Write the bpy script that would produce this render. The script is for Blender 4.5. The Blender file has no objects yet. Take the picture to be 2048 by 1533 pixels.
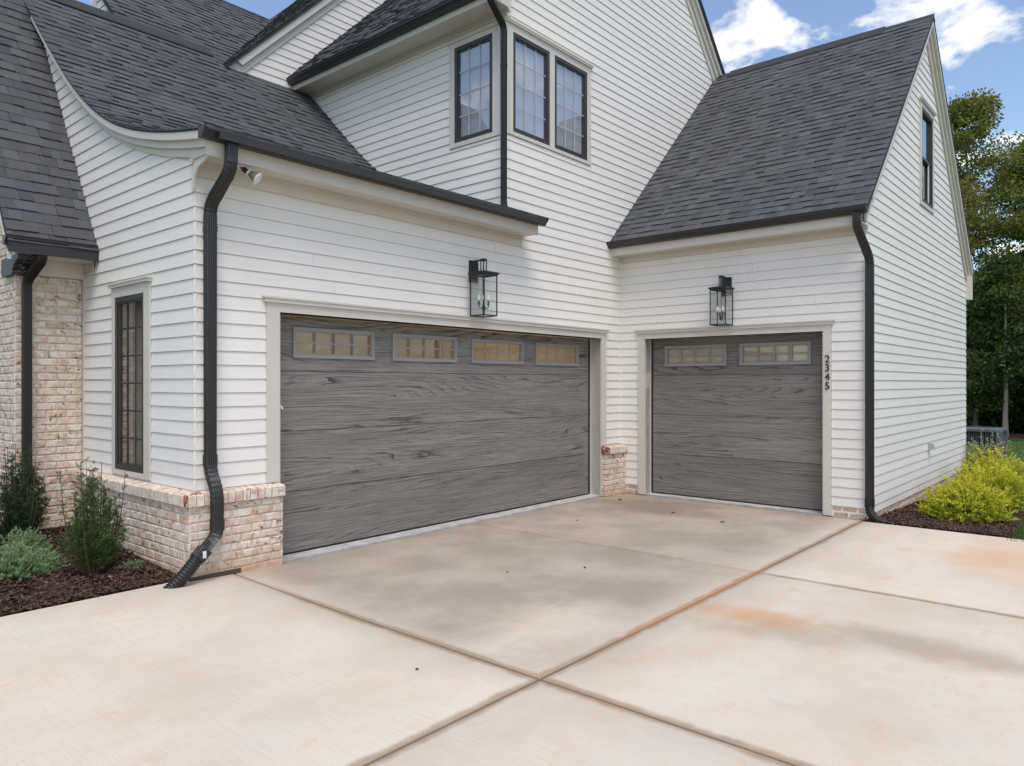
import bpy, bmesh, math, random
import numpy as np
from mathutils import Vector, Matrix
random.seed(7); RNG = np.random.default_rng(11)
PI = math.pi; R = math.radians
scene = bpy.context.scene
col = scene.collection

# ------------------------------------------------------------------ camera
cam_d = bpy.data.cameras.new('camera'); cam = bpy.data.objects.new('camera', cam_d); col.objects.link(cam)
cam_d.sensor_width = 36.0; cam_d.lens = 1467.9 / 2048 * 36.0
cam_d.clip_start = 0.05; cam_d.clip_end = 3000
cam.location = (-10.0656, -6.3572, 1.7537)
cam.rotation_euler = (R(90), 0, R(40.70 - 90))
scene.camera = cam

# ------------------------------------------------------------------ light, sky, exposure
SUN_EL, SUN_AZ = 62.0, 232.0            # azimuth measured counter-clockwise from +X: light comes from behind the camera
scene.view_settings.view_transform = 'Standard'; scene.view_settings.look = 'None'
scene.view_settings.exposure = 0.5; scene.view_settings.gamma = 1.0
scene.view_settings.use_curve_mapping = False
sun_d = bpy.data.lights.new('sun', 'SUN'); sun = bpy.data.objects.new('sun', sun_d); col.objects.link(sun)
sun_d.energy = 1.4; sun_d.angle = R(28); sun_d.color = (1.0, 0.93, 0.83)
sv = Vector((math.cos(R(SUN_EL)) * math.cos(R(SUN_AZ)), math.cos(R(SUN_EL)) * math.sin(R(SUN_AZ)), math.sin(R(SUN_EL))))
sun.rotation_euler = sv.to_track_quat('Z', 'Y').to_euler(); sun.location = (-14, -18, 30)

world = bpy.data.worlds.new('World'); scene.world = world; world.use_nodes = True
wt = world.node_tree; wt.nodes.clear()
def wn(t, **k):
    n = wt.nodes.new(t)
    for a, b in k.items(): setattr(n, a, b)
    return n
sky = wn('ShaderNodeTexSky'); sky.sky_type = 'NISHITA'; sky.sun_disc = False
sky.sun_elevation = R(SUN_EL); sky.sun_rotation = R(90 - SUN_AZ)
sky.air_density = 1.0; sky.dust_density = 1.6; sky.ozone_density = 1.5
SKY_STRENGTH = 0.15
tc = wn('ShaderNodeTexCoord'); sp = wn('ShaderNodeSeparateXYZ')
rot = wn('ShaderNodeVectorRotate', rotation_type='Z_AXIS'); rot.inputs['Angle'].default_value = R(-6)
wt.links.new(tc.outputs['Generated'], rot.inputs['Vector']); wt.links.new(rot.outputs[0], sp.inputs[0])
def wmath(op, a, b=None, clamp=False):
    n = wn('ShaderNodeMath', operation=op, use_clamp=clamp)
    for i, v in enumerate((a, b)):
        if v is None: continue
        if isinstance(v, (int, float)): n.inputs[i].default_value = v
        else: wt.links.new(v, n.inputs[i])
    return n.outputs[0]
den = wmath('ADD', wmath('MAXIMUM', wmath('SUBTRACT', sp.outputs[2], .035), 0.0), 0.28)
cx = wmath('DIVIDE', sp.outputs[0], den); cy = wmath('DIVIDE', sp.outputs[1], den)
cmb = wn('ShaderNodeCombineXYZ'); wt.links.new(cx, cmb.inputs[0]); wt.links.new(cy, cmb.inputs[1]); cmb.inputs[2].default_value = 10.45
nz = wn('ShaderNodeTexNoise'); nz.inputs['Scale'].default_value = 6.2; nz.inputs['Detail'].default_value = 9; nz.inputs['Roughness'].default_value = 0.56
nz.inputs['Distortion'].default_value = 0.25
wt.links.new(cmb.outputs[0], nz.inputs['Vector'])
cr = wn('ShaderNodeValToRGB'); cr.color_ramp.elements[0].position = 0.545; cr.color_ramp.elements[1].position = 0.66
cr.color_ramp.elements[0].color = (0, 0, 0, 1); cr.color_ramp.elements[1].color = (1, 1, 1, 1)
wt.links.new(nz.outputs[0], cr.inputs[0])
mixc = wn('ShaderNodeMix', data_type='RGBA')
wt.links.new(cr.outputs[0], mixc.inputs['Factor'])
wt.links.new(sky.outputs[0], mixc.inputs['A'])
mixc.inputs['B'].default_value = (5.7, 5.6, 5.5, 1)
bg = wn('ShaderNodeBackground'); bg.inputs[1].default_value = SKY_STRENGTH
wt.links.new(mixc.outputs['Result'], bg.inputs[0])
wo = wn('ShaderNodeOutputWorld'); wt.links.new(bg.outputs[0], wo.inputs[0])

# ------------------------------------------------------------------ materials
class NT:
    def __init__(s, name):
        s.m = bpy.data.materials.new(name); s.m.use_nodes = True; s.t = s.m.node_tree; s.t.nodes.clear()
        s.out = s.n('ShaderNodeOutputMaterial'); s.b = s.n('ShaderNodeBsdfPrincipled'); s.l(s.b.outputs[0], s.out.inputs[0])
    def n(s, t, **k):
        n = s.t.nodes.new(t)
        for a, b in k.items(): setattr(n, a, b)
        return n
    def l(s, a, b): s.t.links.new(a, b)
    def set(s, sock, v):
        if isinstance(v, (int, float)): sock.default_value = v
        elif isinstance(v, (tuple, list)): sock.default_value = tuple(v) + ((1,) if len(v) == 3 and sock.type == 'RGBA' else ())
        else: s.l(v, sock)
    def math(s, op, a, b=None, c=None, clamp=False):
        n = s.n('ShaderNodeMath', operation=op, use_clamp=clamp)
        for i, v in enumerate((a, b, c)):
            if v is not None: s.set(n.inputs[i], v)
        return n.outputs[0]
    def mix(s, f, a, b, bt='MIX'):
        n = s.n('ShaderNodeMix', data_type='RGBA', blend_type=bt)
        s.set(n.inputs['Factor'], f); s.set(n.inputs['A'], a); s.set(n.inputs['B'], b); return n.outputs['Result']
    def pos(s):
        return s.n('ShaderNodeNewGeometry').outputs['Position']
    def xyz(s, v):
        n = s.n('ShaderNodeSeparateXYZ'); s.l(v, n.inputs[0]); return n.outputs
    def comb(s, x, y, z):
        n = s.n('ShaderNodeCombineXYZ')
        for i, v in enumerate((x, y, z)): s.set(n.inputs[i], v)
        return n.outputs[0]
    def scale(s, v, sc):
        n = s.n('ShaderNodeVectorMath', operation='MULTIPLY'); s.l(v, n.inputs[0]); n.inputs[1].default_value = sc; return n.outputs[0]
    def noise(s, v, sc, det=4, rough=.55, dist=0.0):
        n = s.n('ShaderNodeTexNoise'); s.l(v, n.inputs['Vector']); n.inputs['Scale'].default_value = sc
        n.inputs['Detail'].default_value = det; n.inputs['Roughness'].default_value = rough; n.inputs['Distortion'].default_value = dist
        return n.outputs[0]
    def ramp(s, f, stops, interp='LINEAR'):
        n = s.n('ShaderNodeValToRGB'); e = n.color_ramp.elements; n.color_ramp.interpolation = interp
        while len(e) < len(stops): e.new(0.5)
        for i, (p, c) in enumerate(stops):
            e[i].position = p; e[i].color = tuple(c) + (1,) if len(c) == 3 else c
        s.l(f, n.inputs[0]); return n.outputs[0]
    def sstep(s, v, a, b):
        n = s.n('ShaderNodeMapRange', interpolation_type='SMOOTHSTEP'); s.set(n.inputs[0], v)
        n.inputs[1].default_value = a; n.inputs[2].default_value = b; return n.outputs[0]
    def attr(s, name='rnd'):
        return s.n('ShaderNodeAttribute', attribute_name=name).outputs['Fac']
    def bump(s, h, dist, strength=1.0):
        n = s.n('ShaderNodeBump'); s.l(h, n.inputs['Height']); n.inputs['Distance'].default_value = dist; n.inputs['Strength'].default_value = strength
        s.l(n.outputs[0], s.b.inputs['Normal'])
    def fin(s, c=None, rough=.6, metal=0.0, spec=None):
        if c is not None: s.set(s.b.inputs['Base Color'], c)
        s.set(s.b.inputs['Roughness'], rough); s.b.inputs['Metallic'].default_value = metal
        if spec is not None: s.b.inputs['Specular IOR Level'].default_value = spec
        return s.m

M = {}
def plain(name, c, rough=.5, metal=0, var=.06, sc=6.0, spec=None):
    t = NT(name); v = t.noise(t.pos(), sc, 5)
    k = t.math('MULTIPLY_ADD', v, 2 * var, 1 - var)
    n = t.n('ShaderNodeMix', data_type='RGBA', blend_type='MULTIPLY'); n.inputs['Factor'].default_value = 1
    n.inputs['A'].default_value = tuple(c) + (1,); t.l(k, n.inputs['B'])
    M[name] = t.fin(n.outputs['Result'], rough, metal, spec); return M[name]

# painted fibre-cement siding: faint board-to-board tone, wood-grain emboss, slight dirt streaks
t = NT('siding'); p = t.pos(); r_ = t.attr()
g1 = t.noise(t.scale(p, (2.2, 2.2, 60)), 1.0, 4); g2 = t.noise(p, 1.3, 5)
k = t.math('ADD', t.math('MULTIPLY_ADD', r_, .035, .955), t.math('MULTIPLY', t.math('SUBTRACT', g2, .5), .10))
c = t.mix(1.0, (.80, .765, .712), k, 'MULTIPLY')
dirt = t.sstep(t.noise(t.scale(p, (5, 5, .8)), 1.0, 4), .58, .80)
c = t.mix(t.math('MULTIPLY', dirt, .12), c, (.52, .48, .42))
t.bump(g1, .0012, .5); M['siding'] = t.fin(c, .5, 0, .35)

plain('trim', (.60, .562, .50), .45, var=.04, spec=.35)
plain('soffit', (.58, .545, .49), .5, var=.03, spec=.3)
plain('bronze', (.019, .0165, .0155), .38, .0, var=.12, sc=9, spec=.6)
plain('black_metal', (.016, .015, .015), .42, .0, var=.1, spec=.5)
plain('window_frame', (.040, .036, .034), .45, var=.08)
plain('door_frame_grey', (.30, .284, .27), .5, var=.05)
plain('rubber', (.012, .012, .013), .45, var=.15, spec=.5)
plain('white_plastic', (.72, .71, .69), .4, var=.03)
plain('lamp_grey', (.18, .18, .18), .4, var=.05)
plain('drywall', (.68, .60, .47), .8, var=.04)
plain('shade_cloth', (.58, .58, .61), .9, var=.05)
plain('grille', (.42, .41, .45), .5, var=.03)
plain('grille_dark', (.02, .02, .022), .5, var=.03)
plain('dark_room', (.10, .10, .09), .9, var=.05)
plain('curtain', (.42, .50, .47), .9, var=.1)
plain('ac_metal', (.11, .125, .135), .5, var=.06)
plain('ac_dark', (.02, .022, .024), .6, var=.06)
plain('vent_grey', (.42, .43, .43), .5, var=.05)
plain('bark', (.16, .125, .095), .9, var=.35, sc=14)
plain('bark_pale', (.30, .26, .21), .9, var=.3, sc=12)
plain('stem', (.10, .065, .04), .9, var=.3, sc=30)
plain('orange_box', (.45, .17, .06), .8, var=.05)

# wood block of the bracket: black stain, pale end grain
t = NT('stained_beam'); p = t.pos()
w = t.n('ShaderNodeTexWave', wave_type='RINGS', rings_direction='X'); t.l(p, w.inputs['Vector'])
w.inputs['Scale'].default_value = 16; w.inputs['Distortion'].default_value = 7; w.inputs['Detail'].default_value = 2
c = t.ramp(w.outputs['Fac'], [(0.0, (.012, .012, .013)), (.86, (.03, .03, .032)), (.97, (.22, .22, .22))])
M['stained_beam'] = t.fin(c, .5)

# brick, whitewashed tumbled clay
t = NT('brick'); p = t.pos(); r_ = t.attr()
sh = t.n('ShaderNodeVectorMath', operation='ADD'); t.l(p, sh.inputs[0]); t.l(t.comb(t.math('MULTIPLY', r_, 17.0), 0, t.math('MULTIPLY', r_, 5.0)), sh.inputs[1])
q = sh.outputs[0]
base = t.ramp(r_, [(0, (.60, .48, .37)), (.2, (.66, .55, .44)), (.42, (.60, .46, .35)), (.62, (.69, .60, .49)), (.82, (.62, .49, .37)), (.93, (.52, .35, .25)), (1, (.61, .51, .42))])
c = t.mix(t.sstep(t.noise(q, 9, 5), .38, .60), base, (.74, .67, .58))
c = t.mix(t.math('MULTIPLY', t.sstep(t.noise(q, 5.5, 4), .50, .66), .5), c, (.56, .34, .23))
c = t.mix(t.math('MULTIPLY', t.sstep(t.noise(q, 26, 5, .65), .52, .66), .5), c, (.38, .22, .155))
bl = t.math('MULTIPLY', t.sstep(t.noise(q, 15, 6, .7, .6), .570, .63), t.sstep(r_, .10, .5))
c = t.mix(t.math('MULTIPLY', bl, .88), c, (.105, .045, .035))
z = t.xyz(p)[2]
clay = t.math('MULTIPLY', t.sstep(t.math('ADD', z, t.math('MULTIPLY', t.noise(p, 6, 4), -.30)), .12, -.12), .5)
c = t.mix(clay, c, (.47, .24, .12))
t.bump(t.noise(q, 70, 5, .7), .004, .7); M['brick'] = t.fin(c, .9, 0, .2)
t = NT('brick_red'); p = t.pos(); c = t.mix(t.sstep(t.noise(p, 30, 5, .65), .5, .62), (.23, .075, .045), (.60, .48, .40))
t.bump(t.noise(p, 70, 5, .7), .004, .7); M['brick_red'] = t.fin(c, .9, 0, .2)
t = NT('mortar'); p = t.pos()
c = t.ramp(t.noise(p, 14, 5), [(.3, (.52, .43, .32)), (.7, (.68, .59, .47))])
t.bump(t.noise(p, 90, 4), .003, .6); M['mortar'] = t.fin(c, .95, 0, .2)

# asphalt shingle with granules
t = NT('shingle'); p = t.pos(); r_ = t.attr()
base = t.ramp(r_, [(0, (.050, .052, .056)), (.22, (.066, .069, .074)), (.42, (.074, .074, .077)), (.58, (.065, .073, .083)), (.74, (.087, .089, .092)), (.88, (.074, .072, .073)), (1, (.088, .096, .106))])
gr = t.noise(p, 260, 3, .8)
c = t.mix(1.0, base, t.math('MULTIPLY_ADD', gr, 1.5, .25), 'MULTIPLY')
c = t.mix(1.0, c, t.math('MULTIPLY_ADD', t.noise(p, 1.1, 4), .5, .75), 'MULTIPLY')
t.bump(gr, .002, .6); M['shingle'] = t.fin(c, .82, 0, .45)
plain('ridge_vent', (.030, .031, .034), .8, var=.25, sc=60)

# weathered-oak print of the garage doors; u = coordinate along the door
def wood(name, axis):
    t = NT(name); p = t.pos(); X = t.xyz(p); u = X[axis]; z = X[2]; r_ = t.attr()
    uo = t.math('MULTIPLY_ADD', r_, 13.7, u)
    warp = t.noise(t.comb(t.math('MULTIPLY', uo, .22), t.math('MULTIPLY', z, 2.3), t.math('MULTIPLY', r_, 9)), 1.0, 2, .42, .05)
    warp2 = t.noise(t.comb(t.math('MULTIPLY', uo, 2.2), t.math('MULTIPLY', z, 30), 3.0), 1.0, 3, .55)
    ph = t.math('ADD', t.math('ADD', t.math('MULTIPLY', z, 30), t.math('MULTIPLY', warp, 26)), t.math('MULTIPLY', warp2, .7))
    fr = t.math('FRACT', ph); ln = t.math('POWER', fr, 5.0)          # saw-tooth growth rings: soft rise, sharp edge
    ln2 = t.math('POWER', t.math('FRACT', t.math('MULTIPLY', ph, 2.7)), 2.0)
    patch = t.sstep(t.noise(t.comb(t.math('MULTIPLY', uo, .55), t.math('MULTIPLY', z, 6.5), 7.0), 1.0, 3), .36, .58)
    f1 = t.noise(t.comb(t.math('MULTIPLY', uo, 1.3), t.math('MULTIPLY', z, 58), 1.0), 1.0, 4, .72)
    f2 = t.noise(t.comb(t.math('MULTIPLY', uo, 4.0), t.math('MULTIPLY', z, 150), 5.0), 1.0, 2, .7)
    tone = t.noise(t.comb(t.math('MULTIPLY', uo, .45), t.math('MULTIPLY', z, 8), t.math('MULTIPLY', r_, 31)), 1.0, 3)
    d = t.math('ADD', t.math('MULTIPLY', t.math('MULTIPLY', ln, patch), .85), t.math('MULTIPLY', ln2, .22))
    d = t.math('ADD', d, t.math('ADD', t.math('MULTIPLY', t.math('SUBTRACT', f1, .46), 2.1), t.math('MULTIPLY', t.math('SUBTRACT', f2, .5), 1.3)), clamp=True)
    c1 = t.mix(1.0, t.mix(tone, (.175, .158, .144), (.310, .280, .253)), t.math('MULTIPLY_ADD', r_, .28, .86), 'MULTIPLY')
    c = t.mix(d, c1, (.040, .034, .030))
    t.bump(t.math('SUBTRACT', 1.0, d), .0015, .5); M[name] = t.fin(c, .55, 0, .35)
wood('oak_print_x', 0); wood('oak_print_y', 1)

# glass: clear, reflecting
def glass(name, tint, refl, rough=0.0):
    t = NT(name); t.t.nodes.remove(t.b)
    tr = t.n('ShaderNodeBsdfTransparent'); tr.inputs[0].default_value = tuple(tint) + (1,)
    gl = t.n('ShaderNodeBsdfGlossy'); gl.inputs['Roughness'].default_value = rough; gl.inputs[0].default_value = (1, 1, 1, 1)
    lw = t.n('ShaderNodeLayerWeight'); lw.inputs[0].default_value = .5      # Schlick on the facing angle, same from both sides
    f = t.math('MULTIPLY_ADD', t.math('POWER', lw.outputs['Facing'], 4.0), 1 - refl, refl, clamp=True)
    ms = t.n('ShaderNodeMixShader'); t.l(f, ms.inputs[0]); t.l(tr.outputs[0], ms.inputs[1]); t.l(gl.outputs[0], ms.inputs[2])
    t.l(ms.outputs[0], t.out.inputs[0]); M[name] = t.m
glass('window_glass', (.93, .92, .90), .06); glass('lamp_glass', (.96, .975, .975), .03); glass('low_e_glass', (.93, .94, .95), .12)
def emit(name, c, s):
    t = NT(name); t.b.inputs['Base Color'].default_value = (0.8, .75, .65, 1)
    t.b.inputs['Emission Color'].default_value = tuple(c) + (1,); t.b.inputs['Emission Strength'].default_value = s; M[name] = t.m
emit('bulb', (1, .66, .42), .16); emit('tube_light', (1, .88, .72), 15.0)

# foliage: tint attribute picks the leaf tone
def leaf(name, stops, rough=.55, trans=.38):
    t = NT(name); c = t.ramp(t.attr('tint'), stops)
    c = t.mix(1.0, c, t.math('MULTIPLY_ADD', t.noise(t.pos(), 2.3, 3), .7, .65), 'MULTIPLY')
    t.fin(c, rough, 0, .35)
    tl = t.n('ShaderNodeBsdfTranslucent'); t.l(c, tl.inputs[0]); ms = t.n('ShaderNodeMixShader'); ms.inputs[0].default_value = trans
    t.l(t.b.outputs[0], ms.inputs[1]); t.l(tl.outputs[0], ms.inputs[2]); t.l(ms.outputs[0], t.out.inputs[0]); M[name] = t.m
leaf('yew_leaf', [(0, (.050, .085, .026)), (.5, (.095, .165, .042)), (.85, (.16, .25, .06)), (1, (.26, .36, .09))])
leaf('yew_leaf_dark', [(0, (.030, .056, .026)), (.6, (.055, .100, .040)), (1, (.12, .20, .06))])
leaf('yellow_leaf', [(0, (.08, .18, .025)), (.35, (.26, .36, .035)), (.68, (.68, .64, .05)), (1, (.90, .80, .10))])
leaf('mint_leaf', [(0, (.13, .22, .09)), (.5, (.24, .36, .17)), (1, (.40, .50, .30))])
leaf('variegated_leaf', [(0, (.12, .18, .05)), (.5, (.32, .36, .13)), (1, (.62, .58, .30))])
leaf('tree_leaf', [(0, (.06, .10, .02)), (.45, (.13, .19, .035)), (.8, (.22, .26, .05)), (1, (.33, .28, .07))])
leaf('tree_leaf_yellow', [(0, (.09, .13, .025)), (.45, (.19, .22, .04)), (.8, (.29, .27, .05)), (1, (.36, .25, .07))])
leaf('conifer_leaf', [(0, (.020, .040, .016)), (.6, (.042, .072, .024)), (1, (.08, .11, .03))])
leaf('under_leaf', [(0, (.035, .07, .018)), (.6, (.085, .14, .03)), (1, (.18, .22, .05))])
leaf('grass_blade', [(0, (.05, .10, .02)), (.5, (.10, .18, .035)), (1, (.22, .28, .08))])
leaf('dead_leaf', [(0, (.06, .03, .015)), (1, (.16, .08, .04))])

t = NT('mulch'); p = t.pos(); c = t.ramp(t.noise(t.scale(p, (1, 1.7, 1)), 45, 4, .7), [(.3, (.022, .010, .008)), (.6, (.065, .028, .022)), (.8, (.11, .05, .04))])
t.bump(t.noise(p, 50, 4, .7), .03, 1.0); M['mulch'] = t.fin(c, .9)
t = NT('mulch_chip'); c = t.ramp(t.attr('tint'), [(0, (.028, .014, .010)), (.5, (.088, .044, .029)), (.9, (.155, .082, .055)), (1, (.32, .20, .13))]); M['mulch_chip'] = t.fin(c, .85)
t = NT('lawn'); p = t.pos()
c = t.ramp(t.noise(p, 9, 6, .7), [(.25, (.045, .085, .02)), (.55, (.09, .155, .035)), (.8, (.16, .21, .06))]); t.bump(t.noise(p, 60, 4), .03); M['lawn'] = t.fin(c, .9)
t = NT('woodland_floor'); p = t.pos(); c = t.ramp(t.noise(p, 5, 6, .7), [(.3, (.04, .022, .014)), (.7, (.12, .055, .035))]); t.bump(t.noise(p, 30, 4), .05); M['woodland_floor'] = t.fin(c, .95)

# concrete: broom finish, rust stains, damp along the joints, darker before the doors and at the inner corner
JX1, JX3, JY2 = -6.66, -3.42, -3.645
t = NT('concrete'); p = t.pos(); X = t.xyz(p); x, y = X[0], X[1]
n1 = t.noise(p, 1.1, 5, .6); n2 = t.noise(p, 4.5, 5, .6); n3 = t.noise(t.scale(p, (3.2, .8, 1)), 1.0, 5, .6)
broom = t.noise(t.scale(p, (140, 3, 1)), 1.0, 3, .6); grit = t.noise(p, 75, 5, .85)
c = t.mix(t.sstep(n1, .3, .7), (.60, .53, .435), (.675, .595, .49))
c = t.mix(1.0, c, t.math('MULTIPLY_ADD', t.math('ADD', grit, broom), .36, .64), 'MULTIPLY')
rs = t.math('MULTIPLY', t.sstep(t.noise(t.scale(p, (1.0, 2.6, 1)), 2.2, 6, .68), .55, .72), .42)
c = t.mix(t.math('MULTIPLY', t.sstep(t.noise(t.scale(p, (1, 1.8, 1)), .9, 6, .7), .40, .70), .50), c, (.60, .455, .315))
c = t.mix(rs, c, (.63, .40, .22))
def band(coord, at, w, nn, amp):
    dd = t.math('ABSOLUTE', t.math('SUBTRACT', t.math('SUBTRACT', coord, at), t.math('MULTIPLY', t.math('SUBTRACT', nn, .5), amp)))
    return t.sstep(dd, w, w * .25)
e1 = t.math('MULTIPLY', band(x, JX1, .075, n2, .09), t.math('MULTIPLY_ADD', t.sstep(y, -.5, -1.5), .7, .3))
e2 = t.math('MULTIPLY', band(y, JY2, .072, n2, .09), 1.0)
e3 = t.math('MAXIMUM', t.math('MULTIPLY', band(x, JX3, .055, n2, .06), t.sstep(y, -3.5, -3.9)), 0.0)
e3 = t.math('MAXIMUM', e3, t.math('MULTIPLY', band(x, JX3, .035, n2, .03), t.math('MULTIPLY_ADD', t.sstep(n1, .45, .6), .5, .25)))
damp = t.math('MULTIPLY', t.math('MAXIMUM', e1, t.math('MAXIMUM', e2, e3)), t.math('MULTIPLY_ADD', t.sstep(n3, .2, .5), .6, .4))
nb = t.math('ADD', t.math('MULTIPLY', t.noise(p, 1.7, 5, .65), .75), t.math('MULTIPLY', t.noise(t.scale(p, (2.0, 6.0, 1)), 1.0, 4, .6), .25))
def blob(bx, by, rx, ry, ang, nn=None, soft=.85, amp=1.7):
    ca, sa = math.cos(ang), math.sin(ang)
    dx = t.math('SUBTRACT', x, bx); dy = t.math('SUBTRACT', y, by)
    a_ = t.math('DIVIDE', t.math('ADD', t.math('MULTIPLY', dx, ca), t.math('MULTIPLY', dy, sa)), rx)
    b_ = t.math('DIVIDE', t.math('SUBTRACT', t.math('MULTIPLY', dy, ca), t.math('MULTIPLY', dx, sa)), ry)
    rr = t.math('SQRT', t.math('ADD', t.math('MULTIPLY', a_, a_), t.math('MULTIPLY', b_, b_)))
    rr = t.math('ADD', rr, t.math('MULTIPLY', t.math('SUBTRACT', nb if nn is None else nn, .5), amp))
    return t.sstep(rr, 1.0, 1.0 - soft)
run = t.math('MAXIMUM', blob(-4.86, -4.40, .85, .42, -1.30), blob(-4.60, -5.25, .36, 1.2, -.05))
court = t.math('MULTIPLY', t.math('MULTIPLY', t.sstep(y, -4.0, -3.2), t.sstep(x, -7.0, -6.3)), t.math('SUBTRACT', 1.0, t.math('MULTIPLY', blob(-5.95, -3.1, 1.0, .55, .0), .9)))
court = t.math('MULTIPLY', court, t.math('MULTIPLY_ADD', t.sstep(n1, .3, .65), .45, .55))
c = t.mix(t.math('MULTIPLY', court, .92), c, (.315, .26, .205))
c = t.mix(t.math('MULTIPLY', blob(-.85, -1.1, 1.1, 1.5, .2), .70), c, (.21, .165, .125))
c = t.mix(t.math('MULTIPLY', run, .55), c, (.34, .25, .17))
c = t.mix(t.math('MULTIPLY', blob(-4.70, -4.15, .30, .75, .15), .62), c, (.60, .32, .14))
c = t.mix(t.math('MULTIPLY', blob(-1.3, -5.5, 1.5, 1.0, .3), .6), c, (.64, .40, .22))
c = t.mix(t.math('MULTIPLY', damp, .70), c, (.27, .18, .10))
edge = t.math('MAXIMUM', band(y, JY2, .016, n2, .0), t.math('MAXIMUM', band(x, JX1, .016, n2, .0), t.math('MULTIPLY', band(x, JX3, .012, n2, .0), .8)))
c = t.mix(t.math('MULTIPLY', edge, .65), c, (.15, .085, .045))
orange = t.math('MULTIPLY', band(y, JY2, .045, n2, .03), t.math('MULTIPLY', t.sstep(x, -6.2, -5.2), t.sstep(x, -3.2, -3.5)))
c = t.mix(t.math('MULTIPLY', orange, .6), c, (.50, .24, .10))
t.bump(t.math('ADD', t.math('MULTIPLY', broom, .6), grit), .002, .5)
rg = t.math('SUBTRACT', .88, t.math('MULTIPLY', t.math('MAXIMUM', damp, run), .22))
M['concrete'] = t.fin(c, rg, 0, .35)
t = NT('concrete_edge'); p = t.pos(); c = t.ramp(t.noise(t.scale(p, (6, 6, 1)), 1.0, 5), [(.3, (.33, .33, .32)), (.7, (.55, .54, .51))]); M['concrete_edge'] = t.fin(c, .8)
plain('footing_dirt', (.085, .06, .042), .95, var=.3, sc=20)
plain('joint_dirt', (.10, .052, .028), .95, var=.3, sc=20)

# ------------------------------------------------------------------ mesh helpers
WPOS = {}
def wpos(o): return WPOS.get(o, Vector((0, 0, 0))) if o is not None else Vector((0, 0, 0))
def empty(name, loc, label=None, cat=None, group=None):
    o = bpy.data.objects.new(name, None); o.empty_display_size = .2; col.objects.link(o); o.location = loc; WPOS[o] = Vector(loc)
    if label: o['label'] = label
    if cat: o['category'] = cat
    if group: o['group'] = group
    return o
def link(name, me, mat, parent=None, center=True, **props):
    """me is in world coordinates; its origin is moved to the middle of its box"""
    n = len(me.vertices); co = np.empty(n * 3, np.float32); me.vertices.foreach_get('co', co); co = co.reshape(-1, 3)
    c = (co.min(0) + co.max(0)) / 2; c[2] = co[:, 2].min()
    co -= c; me.vertices.foreach_set('co', co.ravel())
    if mat is not None: me.materials.append(M[mat] if isinstance(mat, str) else mat)
    o = bpy.data.objects.new(name, me); col.objects.link(o); WPOS[o] = Vector(c.tolist())
    if parent is not None: o.parent = parent
    o.location = WPOS[o] - wpos(parent)
    for k_, v_ in props.items(): o[k_] = v_
    return o
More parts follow.
